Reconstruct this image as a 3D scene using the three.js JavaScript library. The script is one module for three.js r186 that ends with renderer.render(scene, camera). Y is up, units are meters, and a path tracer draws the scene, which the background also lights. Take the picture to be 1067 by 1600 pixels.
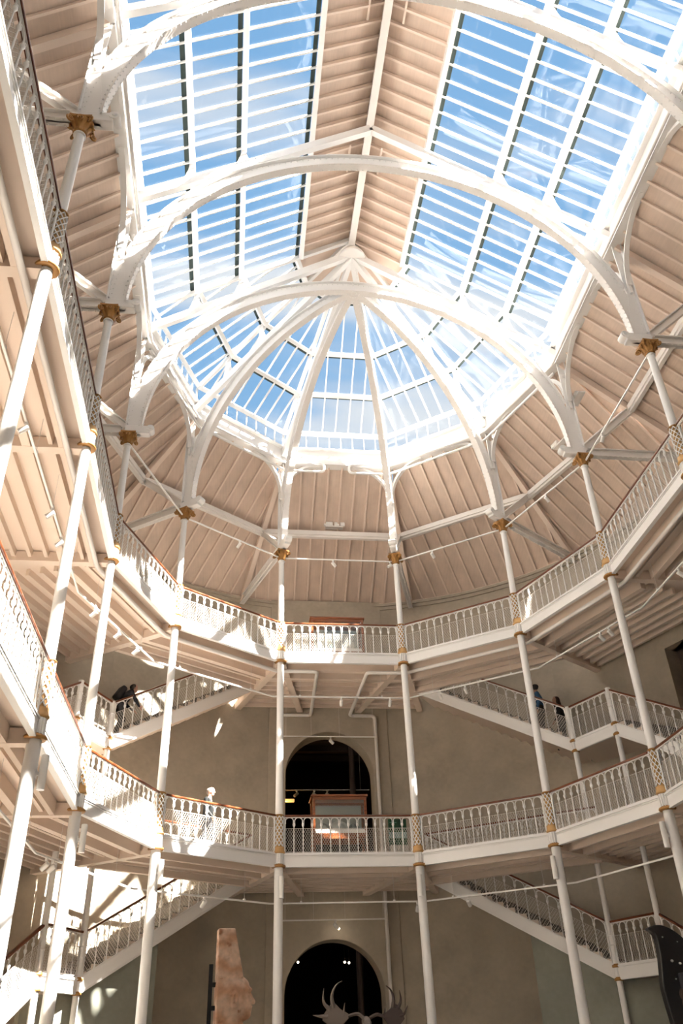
import * as THREE from 'three';
import { mergeGeometries } from 'three/addons/utils/BufferGeometryUtils.js';
import { RoundedBoxGeometry } from 'three/addons/geometries/RoundedBoxGeometry.js';
import { ImprovedNoise } from 'three/addons/math/ImprovedNoise.js';

// ------------------------------------------------------------------ camera, sky, sun, exposure
const scene = new THREE.Scene();
const camera = new THREE.PerspectiveCamera(63.308, 1067 / 1600, 0.05, 200);
camera.position.set(-2.9765, 1.4, 16.9353);
camera.up.set(-0.03815, 0.83075, 0.55535);
camera.lookAt(-2.9765 + 0.1143, 1.4 + 0.5556, 16.9353 - 0.8236);
const renderer = new THREE.WebGLRenderer({ antialias: true });
renderer.toneMapping = THREE.LinearToneMapping;
renderer.toneMappingExposure = 2.2;
renderer.shadowMap.enabled = true;

const noise = new ImprovedNoise();
function fbm(x, y, z, n = 4) { let a = 1, s = 0, t = 0; for (let i = 0; i < n; i++) { s += a * noise.noise(x, y, z); t += a; x *= 2.03; y *= 2.03; z *= 2.03; a *= 0.5; } return s / t; }
const clamp = (v, a = 0, b = 1) => Math.min(b, Math.max(a, v));
const smooth = (a, b, v) => { const t = clamp((v - a) / (b - a)); return t * t * (3 - 2 * t); };
function skyTexture() {
  const W = 2048, Hh = 1024, d = new Float32Array(W * Hh * 4);
  for (let j = 0; j < Hh; j++) for (let i = 0; i < W; i++) {
    const th = (j + 0.5) / Hh * Math.PI - Math.PI / 2, ph = (i + 0.5) / W * Math.PI * 2;
    const x = Math.cos(th) * Math.cos(ph), y = Math.sin(th), z = Math.cos(th) * Math.sin(ph);
    const k = 1 / (Math.max(y, 0) + 0.25), u = x * k, v = z * k;
    const c = fbm(u * 1.9 + 7, v * 8.5 + 3 + 1.2 * fbm(u, v, 2.2, 2), 0.5, 5) * 1.3 + 0.55 * fbm(u * 0.9 + 1, v * 1.1, 4.1, 3);
    const m = 0.10 + 0.90 * smooth(-0.14, 0.55, c), h = 1 - Math.max(y, 0);
    const b = [0.17 + 0.18 * h, 0.47 + 0.16 * h, 0.86 + 0.06 * h], w = [0.90, 0.94, 0.98];
    const o = (j * W + i) * 4;
    for (let q = 0; q < 3; q++) d[o + q] = (b[q] * (1 - m) + w[q] * m) * SKY;
    d[o + 3] = 1;
  }
  const t = new THREE.DataTexture(d, W, Hh, THREE.RGBAFormat, THREE.FloatType);
  t.mapping = THREE.EquirectangularReflectionMapping; t.magFilter = t.minFilter = THREE.LinearFilter; t.needsUpdate = true;
  return t;
}
const SKY = 0.41;
scene.background = skyTexture();

const sun = new THREE.DirectionalLight(new THREE.Color(1.0, 0.93, 0.83), 37);
{
  const el = 47 * Math.PI / 180, az = 50 * Math.PI / 180;       // towards +x and +z: over the right shoulder of the viewer
  const s = new THREE.Vector3(Math.cos(el) * Math.sin(az), Math.sin(el), Math.cos(el) * Math.cos(az));
  sun.position.copy(s.multiplyScalar(60)).add(new THREE.Vector3(0, 8, 4)); sun.target.position.set(0, 8, 4);
  sun.castShadow = true; sun.shadow.radius = 1; sun.shadow.mapSize.set(4096, 4096);
  const c = sun.shadow.camera; c.left = -25; c.right = 25; c.top = 25; c.bottom = -25; c.near = 5; c.far = 130;
  scene.add(sun, sun.target);
}

// ------------------------------------------------------------------ helpers
const V3 = (x, y, z) => new THREE.Vector3(x, y, z);
let seed = 12345;
const rnd = () => (seed = (seed * 1664525 + 1013904223) % 4294967296) / 4294967296;
const taken = {};
function numbered(n) { const k = taken[n] = (taken[n] ?? -1) + 1; return k ? n + '_' + String(k).padStart(3, '0') : n; }
function shade(m) { m.castShadow = m.receiveShadow = true; return m; }
function clean(g) { g = g.index ? g.toNonIndexed() : g; for (const k of Object.keys(g.attributes)) if (!['position', 'normal', 'uv'].includes(k)) g.deleteAttribute(k); if (!g.attributes.uv) g.setAttribute('uv', new THREE.BufferAttribute(new Float32Array(g.attributes.position.count * 2), 2)); return g; }
function join(gs) { return gs.length === 1 ? gs[0] : mergeGeometries(gs.map(clean)); }
function obj(name, gs, mat, parent = scene) { const m = shade(new THREE.Mesh(Array.isArray(gs) ? join(gs) : gs, mat)); m.name = parent === scene ? numbered(name) : name; parent.add(m); return m; }
function tag(o, label, category, group, kind) { o.userData.label = label; if (category) o.userData.category = category; if (group) o.userData.group = group; if (kind) o.userData.kind = kind; return o; }
function thing(name, label, category, p = [0, 0, 0], turn = 0, group) { const o = new THREE.Group(); o.name = numbered(name); o.position.set(...p); o.rotation.y = turn; scene.add(o); return tag(o, label, category, group); }
function setting(name, label) { const o = new THREE.Group(); o.name = numbered(name); scene.add(o); o.userData = { label, kind: 'structure', category: name.split('_')[0] }; return o; }
function dup(root, label, group) { const r = root.clone(); r.name = numbered(root.name.replace(/_\d{3}$/, '')); scene.add(r); r.userData = { ...root.userData }; if (label) r.userData.label = label; if (group) r.userData.group = group; return r; }
function metric(g, s = 1) {                                      // uv in metres, by the way each face points
  g = g.index ? g.toNonIndexed() : g; const p = g.attributes.position, n = g.attributes.normal, uv = new Float32Array(p.count * 2);
  for (let i = 0; i < p.count; i++) { const ax = Math.abs(n.getX(i)), ay = Math.abs(n.getY(i)), az = Math.abs(n.getZ(i)), x = p.getX(i), y = p.getY(i), z = p.getZ(i);
    if (ay >= ax && ay >= az) { uv[2 * i] = x * s; uv[2 * i + 1] = z * s; } else if (ax >= az) { uv[2 * i] = z * s; uv[2 * i + 1] = y * s; } else { uv[2 * i] = x * s; uv[2 * i + 1] = y * s; } }
  g.setAttribute('uv', new THREE.BufferAttribute(uv, 2)); return g;
}
function box(w, h, d, x = 0, y = 0, z = 0, ry = 0) { const g = new THREE.BoxGeometry(w, h, d); if (ry) g.rotateY(ry); return g.translate(x, y, z); }
function rbox(w, h, d, r, x = 0, y = 0, z = 0) { return new RoundedBoxGeometry(w, h, d, 2, r).translate(x, y, z); }
function aim(g, p, q, upHint) {                                  // x axis from p to q, y as near upHint as it can be
  const X = q.clone().sub(p).normalize(), U = upHint ? upHint.clone() : V3(0, 1, 0); if (Math.abs(X.dot(U)) > 0.999) U.set(1, 0, 0);
  const Z = X.clone().cross(U).normalize(), Y = Z.clone().cross(X);
  return g.applyMatrix4(new THREE.Matrix4().makeBasis(X, Y, Z).setPosition(p.clone().add(q).multiplyScalar(0.5)));
}
function beam(p, q, w, h, up) { return aim(new THREE.BoxGeometry(p.distanceTo(q), h, w), p, q, up); }
function ibeam(p, q, w, h, t = 0.03, up) { const L = p.distanceTo(q); return [aim(new THREE.BoxGeometry(L, h, t), p, q, up), aim(new THREE.BoxGeometry(L, t, w).translate(0, h / 2 - t / 2, 0), p, q, up), aim(new THREE.BoxGeometry(L, t, w).translate(0, -h / 2 + t / 2, 0), p, q, up)]; }
function rod(p, q, r, r2 = r, n = 8) { const g = new THREE.CylinderGeometry(r2, r, p.distanceTo(q), n); g.rotateZ(-Math.PI / 2); return aim(g, p, q); }
function lathe(pts, n = 16) { return new THREE.LatheGeometry(pts.map(([r, y]) => new THREE.Vector2(r, y)), n); }
function pipe(pts, r, bend = 0.15, n = 10) {                     // a pipe through corners that are rounded
  const path = new THREE.CurvePath(), P = pts.map((a) => V3(...a)); let s = P[0];
  for (let i = 1; i < P.length - 1; i++) { const a = P[i].clone().add(P[i - 1].clone().sub(P[i]).setLength(Math.min(bend, P[i].distanceTo(P[i - 1]) * 0.45))), b = P[i].clone().add(P[i + 1].clone().sub(P[i]).setLength(Math.min(bend, P[i].distanceTo(P[i + 1]) * 0.45))); path.add(new THREE.LineCurve3(s, a)); path.add(new THREE.QuadraticBezierCurve3(a, P[i], b)); s = b; }
  path.add(new THREE.LineCurve3(s, P[P.length - 1]));
  const gs = [];
  for (const c of path.curves) gs.push(new THREE.TubeGeometry(c, c.isLineCurve3 ? 1 : 6, r, n, false));
  return gs;
}
function prism(pts, y0, y1) {                                    // pts: [x, z] round a flat outline
  const s = new THREE.Shape(pts.map(([x, z]) => new THREE.Vector2(x, -z)));
  return new THREE.ExtrudeGeometry(s, { depth: y1 - y0, bevelEnabled: false }).rotateX(-Math.PI / 2).translate(0, y0, 0);
}
function slabQuad(a, b, c, d, t, n) {                            // a board with corners a b c d (its seen face), thickness t along n
  const o = n.clone().setLength(t), P = [a, b, c, d], Q = P.map((p) => p.clone().add(o)), v = [];
  const quad = (p, q, r, s) => { for (const x of [p, q, r, p, r, s]) v.push(x.x, x.y, x.z); };
  quad(P[0], P[1], P[2], P[3]); quad(Q[3], Q[2], Q[1], Q[0]);
  for (let i = 0; i < 4; i++) { const j = (i + 1) % 4; quad(P[i], Q[i], Q[j], P[j]); }
  const g = new THREE.BufferGeometry(); g.setAttribute('position', new THREE.Float32BufferAttribute(v, 3)); g.computeVertexNormals();
  g.setAttribute('uv', new THREE.BufferAttribute(new Float32Array(v.length / 3 * 2), 2)); return g;
}

// ------------------------------------------------------------------ materials
function canvasLike(w, h, f, srgb = true) { const d = new Uint8Array(w * h * 4); for (let j = 0; j < h; j++) for (let i = 0; i < w; i++) { const c = f(i / w, j / h, i, j), o = (j * w + i) * 4; for (let q = 0; q < 3; q++) d[o + q] = clamp(c[q]) * 255; d[o + 3] = 255; } const t = new THREE.DataTexture(d, w, h); if (srgb) t.colorSpace = THREE.SRGBColorSpace; t.wrapS = t.wrapT = THREE.RepeatWrapping; t.magFilter = THREE.LinearFilter; t.minFilter = THREE.LinearMipmapLinearFilter; t.generateMipmaps = true; t.needsUpdate = true; return t; }
const tile = (f, u, v) => { const a = f(u, v), b = f(u - 1, v), c = f(u, v - 1), d = f(u - 1, v - 1), x = u, y = v; return (a * (1 - x) + b * x) * (1 - y) + (c * (1 - x) + d * x) * y; };
const mottle = canvasLike(256, 256, (u, v) => { const n = tile((a, b) => fbm(a * 5, b * 5, 1.7, 5), u, v) * 0.16 + tile((a, b) => fbm(a * 26, b * 26, 3.1, 2), u, v) * 0.05; const k = 0.93 + n; return [k, k, k]; });
mottle.repeat.set(0.33, 0.33);
const grain = canvasLike(256, 256, (u, v) => { const n = tile((a, b) => fbm(a * 3, b * 40, 2.2, 4), u, v); const k = 0.78 + n * 0.5; return [k, k * 0.97, k * 0.94]; });
grain.repeat.set(0.8, 0.8);
const boardTex = canvasLike(256, 256, (u, v) => { const n = tile((a, b) => fbm(a * 4, b * 4, 9.2, 4), u, v) * 0.14 + tile((a, b) => fbm(a * 60, b * 3, 5.2, 2), u, v) * 0.05; const k = 0.94 + n; return [k, k, k]; });
boardTex.repeat.set(0.5, 0.5);
const lin = (r, g, b) => new THREE.Color().setRGB(r, g, b);
const std = (c, rough = 0.5, extra = {}) => new THREE.MeshStandardMaterial({ color: c, roughness: rough, ...extra });
const M = {
  white: std(lin(0.85, 0.825, 0.80), 0.38),
  white2: std(lin(0.82, 0.775, 0.735), 0.45),
  board: [0, 1, 2].map((i) => std(lin(0.81 - 0.02 * i, 0.635 - 0.016 * i, 0.515 - 0.012 * i), 0.6, { map: boardTex })),
  batten: std(lin(0.80, 0.65, 0.545), 0.55),
  under: std(lin(0.80, 0.655, 0.545), 0.6),
  gold: std(lin(0.40, 0.20, 0.06), 0.42, { metalness: 0.4 }),
  goldPale: std(lin(0.56, 0.33, 0.13), 0.45, { metalness: 0.35 }),
  wood: std(lin(0.26, 0.075, 0.025), 0.28, { map: grain }),
  oak: std(lin(0.38, 0.12, 0.04), 0.3, { map: grain }),
  wall: std(lin(0.54, 0.465, 0.365), 0.8, { map: mottle }),
  wallPale: std(lin(0.75, 0.70, 0.62), 0.75, { map: mottle }),
  wallGreen: std(lin(0.30, 0.30, 0.245), 0.8, { map: mottle }),
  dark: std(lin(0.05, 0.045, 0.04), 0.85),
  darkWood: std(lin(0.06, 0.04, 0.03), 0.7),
  flash: std(lin(0.03, 0.05, 0.045), 0.6),
  floor: std(lin(0.84, 0.77, 0.68), 0.35, { map: mottle }),
  carpet: std(lin(0.34, 0.315, 0.285), 0.9),
  tread: std(lin(0.10, 0.085, 0.07), 0.8),
  glass: new THREE.MeshPhysicalMaterial({ color: lin(0.97, 0.985, 1.0), roughness: 0.02, transmission: 1, thickness: 0, ior: 1.22 }),
  caseGlass: new THREE.MeshPhysicalMaterial({ color: lin(0.96, 0.98, 0.97), roughness: 0.01, transmission: 1, thickness: 0, ior: 1.5 }),
  black: std(lin(0.012, 0.012, 0.013), 0.35),
  wire: std(lin(0.74, 0.68, 0.62), 0.5),
  lampWhite: std(lin(0.85, 0.82, 0.78), 0.35),
};

// ------------------------------------------------------------------ the plan: levels and column positions
const D2R = Math.PI / 180, BAY = 4.207, RW = 9.6;
const Y = { capB: 14.62, capT: 14.95, uRing: 11.19, uRail: 12.48, lRing: 5.63, lRail: 6.90, eaveB: 18.35, eaveT: 19.02, paneT: 19.62, wallT: 15.25 };
const TH = [-54.45, -18.2, 18.2, 54.45].map((a) => a * D2R);
const polar = (r, th) => [r * Math.sin(th), -r * Math.cos(th)];
const NAVE = [0, 1, 2, 3, 4, 5].map((i) => i * BAY);
const VERT = [];                                                 // round the hall: down the left row, round the apse, up the right row
for (let i = 5; i >= 0; i--) VERT.push({ x: -6, z: NAVE[i], out: [-1, 0], nave: i });
for (const t of TH) { const [x, z] = polar(5.8, t); VERT.push({ x, z, out: polar(1, t), th: t }); }
for (let i = 0; i <= 5; i++) VERT.push({ x: 6, z: NAVE[i], out: [1, 0], nave: i });
const W8 = VERT.map((v) => v.nave !== undefined ? [Math.sign(v.x) * 8, v.z] : polar(8, v.th));   // line of the inner handrails
const SEG = []; for (let i = 0; i < VERT.length - 1; i++) { const a = VERT[i], b = VERT[i + 1], L = Math.hypot(b.x - a.x, b.z - a.z); SEG.push({ i, a, b, L, turn: Math.atan2(-(b.z - a.z), b.x - a.x), apse: !(a.nave !== undefined && b.nave !== undefined), nx: -(a.z - b.z) / L * -1, dir: [(b.x - a.x) / L, (b.z - a.z) / L] }); }
for (const s of SEG) { s.out = [s.dir[1], -s.dir[0]]; s.name = s.apse ? ['la', 'ab', 'bc', 'cd', 'dr'][s.i - 5] : (s.a.x < 0 ? 'left' : 'right'); }
const CENTER = SEG.find((s) => s.name === 'bc');

// ------------------------------------------------------------------ ground floor and walls
{
  const f = setting('floor', 'pale stone floor of the great hall');
  obj('slab', metric(prism([[-13, -10.1], [13, -10.1], [13, 22], [-13, 22]], -0.3, 0)), M.floor, f);
}
function arc(r, t0, t1, n) { const p = []; for (let i = 0; i <= n; i++) p.push(polar(r, t0 + (t1 - t0) * i / n)); return p; }
function ringSector(r0, r1, t0, t1, y0, y1, n = 24) { return metric(prism([...arc(r0, t0, t1, n), ...arc(r1, t1, t0, n)], y0, y1)); }
function smoothRing(r, t0, t1, y0, y1, n = 60) {                 // inner face of the round wall
  const g = new THREE.CylinderGeometry(r, r, y1 - y0, n, 1, true, Math.PI - t1, t1 - t0); g.scale(1, 1, 1).translate(0, (y0 + y1) / 2, 0);
  const uv = g.attributes.uv; for (let i = 0; i < uv.count; i++) uv.setXY(i, uv.getX(i) * r * (t1 - t0), uv.getY(i) * (y1 - y0)); return g;
}
{
  const wb = setting('wall_back', 'taupe painted wall curving round the apse');
  const half = 11.4 * D2R, open = 68.5 * D2R;
  obj('curved_wall', [ringSector(RW, 10.1, -90 * D2R, -half, 0, Y.wallT, 64)], M.wall, wb);
  obj('curved_wall', [ringSector(RW, 10.1, half, open, 0, Y.wallT, 52)], M.wall, wb);
  obj('curved_wall', [ringSector(RW, 10.1, open, 90 * D2R, 10.95, Y.wallT, 20), ringSector(RW, 10.1, open, 90 * D2R, 0, 5.5, 20)], M.wall, wb);
  // flat pier in the middle with the two arched openings
  const s = new THREE.Shape(), w = 1.93, a = 1.42; s.moveTo(-w, 0); s.lineTo(-a, 0); s.lineTo(-a, 3.03); s.absarc(0, 3.03, a, Math.PI, 0, true); s.lineTo(a, 0); s.lineTo(w, 0); s.lineTo(w, Y.wallT); s.lineTo(-w, Y.wallT); s.closePath();
  const h = new THREE.Path(); h.moveTo(-a, 5.96); h.lineTo(-a, 9.08); h.absarc(0, 9.08, a, Math.PI, 0, true); h.lineTo(a, 5.96); h.closePath(); s.holes.push(h);
  obj('pier_with_arches', metric(new THREE.ExtrudeGeometry(s, { depth: 0.75, bevelEnabled: true, bevelSize: 0.015, bevelThickness: 0.015, bevelSegments: 1, curveSegments: 40 }).translate(-0.02, 0, -10.12)), M.wall, wb);
  // the unlit rooms behind the two arches and the opening on the right
  const room = setting('wall_room_beyond', 'unlit room seen through the arched openings');
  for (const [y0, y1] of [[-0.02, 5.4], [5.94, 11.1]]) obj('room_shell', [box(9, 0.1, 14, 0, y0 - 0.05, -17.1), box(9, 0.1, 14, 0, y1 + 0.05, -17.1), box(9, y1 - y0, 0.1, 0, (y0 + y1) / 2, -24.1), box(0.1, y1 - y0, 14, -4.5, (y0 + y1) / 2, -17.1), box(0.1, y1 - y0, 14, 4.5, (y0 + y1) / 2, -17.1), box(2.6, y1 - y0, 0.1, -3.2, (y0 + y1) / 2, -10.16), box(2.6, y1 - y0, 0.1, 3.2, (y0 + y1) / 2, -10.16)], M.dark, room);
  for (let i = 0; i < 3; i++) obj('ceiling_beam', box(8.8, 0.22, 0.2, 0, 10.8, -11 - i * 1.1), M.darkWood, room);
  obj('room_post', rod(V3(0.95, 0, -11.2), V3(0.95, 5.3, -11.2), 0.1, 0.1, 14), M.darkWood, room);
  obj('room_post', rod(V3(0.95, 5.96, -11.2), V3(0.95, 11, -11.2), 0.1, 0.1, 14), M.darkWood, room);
  const side = setting('wall_passage', 'dark side passage opening off the apse wall');
  obj('passage_shell', [box(0.2, 5.5, 4.6, 17.6, 8.25, -1.6), box(8.4, 5.5, 0.2, 13.4, 8.25, -3.95), box(8.4, 5.5, 0.2, 13.4, 8.25, 0.65), box(8.4, 0.2, 4.8, 13.4, 11.05, -1.6), box(8.4, 0.2, 4.8, 13.4, 5.4, -1.6)].map((q) => metric(q)), M.wall, side);
  for (const [n, x] of [['wall_left', -1], ['wall_right', 1]]) { const g = setting(n, (x < 0 ? 'left' : 'right') + ' aisle wall painted taupe'); obj('wall_plane', metric(box(0.5, Y.wallT, 21.3, x * (RW + 0.25), Y.wallT / 2, 10.65)), M.wall, g); }
  const e = setting('wall_front', 'pale end wall of the nave behind the viewer'); obj('wall_plane', metric(box(20.4, 25, 0.4, 0, 12, 21.5)), M.wallPale, e);
  const tr = setting('trim_1', 'thin moulded cornice along the top of the apse wall');
  obj('cornice', [ringSector(RW - 0.10, RW, -90 * D2R, 90 * D2R, Y.wallT - 0.16, Y.wallT - 0.06, 90), ringSector(RW - 0.05, RW, -90 * D2R, 90 * D2R, Y.wallT - 0.28, Y.wallT - 0.16, 90)], M.wall, tr);
}

// ------------------------------------------------------------------ the two galleries: slab, fascia, beams, joists
function wallHit(px, pz, ox, oz) {                               // from a point outwards to the wall
  if (pz >= 0) return Math.abs(Math.abs(RW) - Math.abs(px)) / Math.abs(ox || 1e-6);
  const b = px * ox + pz * oz, c = px * px + pz * pz - RW * RW, t = -b + Math.sqrt(b * b - c);
  if (pz + oz * t > 0 && Math.abs(ox) > 0.1) return (Math.sign(ox) * RW - px) / ox;
  return t;
}
function gallery(name, ring, label) {
  const g = setting(name, label), top = ring + 0.33;
  for (const s of SEG) {
    if (s.a.nave === 5 || s.b.nave === 5) { /* behind the viewer: slab and fascia only */ }
    const P = (u, d) => [s.a.x + s.dir[0] * u + s.out[0] * d, s.a.z + s.dir[1] * u + s.out[1] * d];
    const stairs = s.name === 'ab' || s.name === 'cd', k = SEG.indexOf(s);
    const wa = W8[k], wb = W8[k + 1];
    let outline;
    if (stairs) outline = [[s.a.x, s.a.z], [s.b.x, s.b.z], wb, wa];
    else if (!s.apse) outline = [[s.a.x, s.a.z], [s.b.x, s.b.z], [Math.sign(s.a.x) * RW, s.b.z], [Math.sign(s.a.x) * RW, s.a.z]];
    else { const t0 = s.a.th ?? -Math.PI / 2, t1 = s.b.th ?? Math.PI / 2; outline = [[s.a.x, s.a.z], [s.b.x, s.b.z], ...arc(RW - 0.02, t1, t0, 14)]; }
    obj('deck', prism(outline, top - 0.14, top - 0.02), M.under, g); obj('floor_covering', prism(outline, top - 0.02, top - 0.005), M.carpet, g);
    // fascia with a moulded lip
    const F = obj('fascia', [box(s.L, 0.27, 0.05, s.L / 2, 0.165, 0.0), box(s.L, 0.035, 0.11, s.L / 2, 0.3125, 0.0), box(s.L, 0.03, 0.10, s.L / 2, 0.025, 0.0), box(s.L, 0.02, 0.08, s.L / 2, 0.27, 0.0)], M.white, g);
    F.position.set(s.a.x, ring, s.a.z); F.rotation.y = s.turn;
    if (s.a.nave > 3 || s.b.nave > 3) continue;
    // beams that run with the fascia, then joists out to the wall
    const inr = s.apse ? Math.abs(s.a.x * s.out[0] + s.a.z * s.out[1]) : 6;
    const spread = s.apse ? Math.tan((s.name === 'la' || s.name === 'dr' ? 17.8 : 18.15) * D2R) : 0;
    const dEnd = stairs ? 1.95 : (s.apse ? RW - inr - 0.1 : RW - 6 - 0.1);
    const addJ = (d, w, h, nm, y = top - 0.14 - h / 2) => {
      let u0 = -spread * d + 0.06, u1 = s.L + spread * d - 0.06;
      if (s.name === 'la') u0 = 0.0 - 0.30 * d * 0; if (s.name === 'dr') u1 = s.L;
      if (s.apse) { const D = inr + d; if (D >= RW) return; const half = Math.sqrt((RW - 0.03) ** 2 - D * D), mid = -((s.a.x) * s.dir[0] + (s.a.z) * s.dir[1]); u0 = Math.max(u0, mid - half); u1 = Math.min(u1, mid + half); }
      if (u1 - u0 < 0.2) return;
      const a = P(u0, d), b = P(u1, d); obj(nm, beam(V3(a[0], y, a[1]), V3(b[0], y, b[1]), w, h), M.under, g);
    };
    addJ(0.42, 0.10, 0.26, 'edge_beam'); addJ(0.62, 0.08, 0.20, 'edge_beam'); addJ(1.05, 0.16, 0.26, 'edge_beam');
    for (let d = 1.42; d < dEnd; d += 0.36) addJ(d, 0.085, 0.17, 'joist');
    if (stairs) addJ(1.97, 0.14, 0.3, 'trimmer_beam');
  }
  // beams from each column out to the wall
  VERT.forEach((v, i) => {
    if (v.nave > 3) return;
    const d = v.nave !== undefined ? RW - 6 : RW - 5.8, y = ring + 0.045;
    obj('radial_beam', beam(V3(v.x + v.out[0] * 0.05, y, v.z + v.out[1] * 0.05), V3(v.x + v.out[0] * d, y, v.z + v.out[1] * d), 0.2, 0.24), M.under, g);
  });
  for (const x of [-1, 1]) obj('diagonal_beam', beam(V3(x * 1.75, ring + 0.05, -5.6), V3(x * 0.95, ring + 0.05, -9.4), 0.2, 0.22), M.under, g);
  return g;
}
gallery('floor_lower_gallery', Y.lRing, 'lower gallery deck with white fascia, beams and joists beneath');
gallery('floor_upper_gallery', Y.uRing, 'upper gallery deck with white fascia, beams and joists beneath');

// ------------------------------------------------------------------ boarded ceilings over the aisles
const slopeY = (f) => Y.eaveB + 0.12 - f * (Y.eaveB + 0.12 - Y.wallT);
function boardedFacet(g, s) {
  const inr = s.apse ? Math.abs(s.a.x * s.out[0] + s.a.z * s.out[1]) : 6, mid = s.apse ? -(s.a.x * s.dir[0] + s.a.z * s.dir[1]) : s.L / 2;
  const C = s.apse ? [0, 0] : null;
  const at = (u, d, y) => V3(s.a.x + s.dir[0] * u + s.out[0] * d, y, s.a.z + s.dir[1] * u + s.out[1] * d);
  const endD = (u) => s.apse ? Math.sqrt(RW * RW - (u - mid) ** 2) - inr : RW - 6;
  let u0 = 0, u1 = s.L, hipL = 0, hipR = 0;
  if (s.apse) { const hw = RW * Math.sin(18.15 * D2R); u0 = mid - hw; u1 = mid + hw; }
  const tanL = s.apse ? Math.tan(18.15 * D2R) : 0;
  if (s.name === 'la') u0 = -0.9; if (s.name === 'dr') u1 = s.L + 0.9;
  const startD = (u) => !s.apse ? 0 : u < 0 ? (s.name === 'la' ? (-u) / 0.95 * 3.5 : -u / tanL) : u > s.L ? (s.name === 'dr' ? (u - s.L) / 0.95 * 3.5 : (u - s.L) / tanL) : 0;
  const n = Math.round((u1 - u0) / 0.45), us = []; for (let i = 0; i <= n; i++) us.push(u0 + (u1 - u0) * i / n);
  const pt = (u, which, lift = 0) => { const e = endD(u), d0 = Math.min(startD(u), e - 0.02), f = d0 / Math.max(e, 0.1); return which ? at(u, e, Y.wallT + lift) : at(u, d0, slopeY(f) + lift); };
  for (let i = 0; i < n; i++) {
    const a = pt(us[i], 0), b = pt(us[i + 1], 0), c = pt(us[i + 1], 1), d = pt(us[i], 1);
    const nn = V3(0, 1, 0);
    obj('board', metric(slabQuad(a, b, c, d, 0.03, nn)), M.board[Math.floor(rnd() * 3)], g);
  }
  for (let i = 0; i < n; i++) { const p = pt(us[i], 0, -0.035), q = pt(us[i], 1, -0.035); if (p.distanceTo(q) > 0.15) obj('batten', beam(p, q, 0.055, 0.09), M.batten, g); }
  for (let i = 0; i < n; i++) { const p = pt(us[i], 1, -0.05), q = pt(us[i + 1], 1, -0.05); obj('wall_plate', beam(p, q, 0.08, 0.07), M.batten, g); }
}
{
  const ca = setting('ceiling_apse', 'beige boarded lean-to ceiling over the apse gallery'), cl = setting('ceiling_left_aisle', 'beige boarded lean-to ceiling over the left gallery'), cr = setting('ceiling_right_aisle', 'beige boarded lean-to ceiling over the right gallery');
  for (const s of SEG) {
    const g = s.apse ? ca : s.a.x < 0 ? cl : cr;
    if (s.a.nave === 5 || s.b.nave === 5 || s.a.nave === 4 || s.b.nave === 4) { obj('board', slabQuad(V3(s.a.x, Y.eaveB + 0.1, s.a.z), V3(s.b.x, Y.eaveB + 0.1, s.b.z), V3(Math.sign(s.a.x) * RW, Y.wallT, s.b.z), V3(Math.sign(s.a.x) * RW, Y.wallT, s.a.z), 0.03, V3(0, 1, 0)), M.board[0], g); continue; }
    boardedFacet(g, s);
  }
  // hip rafters and the purlin half way down
  const mids = VERT.map((v) => { const r = 1.78; return V3(v.x + v.out[0] * r, slopeY(0.48) - 0.2, v.z + v.out[1] * r); });
  VERT.forEach((v, i) => { if (v.nave > 3) return; const g = v.nave === undefined ? ca : v.x < 0 ? cl : cr, R = v.nave !== undefined ? RW - 6 : RW - 5.8;
    obj('hip_rafter', beam(V3(v.x, slopeY(0) - 0.16, v.z), V3(v.x + v.out[0] * R, slopeY(1) - 0.16, v.z + v.out[1] * R), 0.16, 0.2), M.batten, g);
    if (i < VERT.length - 1 && !(VERT[i + 1].nave > 3)) { const gg = SEG[i].apse ? ca : v.x < 0 ? cl : cr; obj('purlin', [beam(mids[i], mids[i + 1], 0.2, 0.16), beam(mids[i].clone().add(V3(0, -0.11, 0)), mids[i + 1].clone().add(V3(0, -0.11, 0)), 0.12, 0.10)], M.white2, gg); }
  });
}

// ------------------------------------------------------------------ eaves beam of the lantern
{
  const t = setting('trim_2', 'white moulded eaves beam under the lantern roof');
  for (const s of SEG) {
    const m = obj('eaves_beam', [box(s.L, 0.52, 0.22, s.L / 2, 0.36, -0.05), box(s.L + 0.04, 0.05, 0.42, s.L / 2, 0.645, -0.02), box(s.L + 0.03, 0.09, 0.34, s.L / 2, 0.05, -0.02), box(s.L + 0.03, 0.05, 0.28, s.L / 2, 0.14, -0.03)], M.white, t);
    m.position.set(s.a.x, Y.eaveB, s.a.z); m.rotation.y = s.turn;
  }
}

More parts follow.
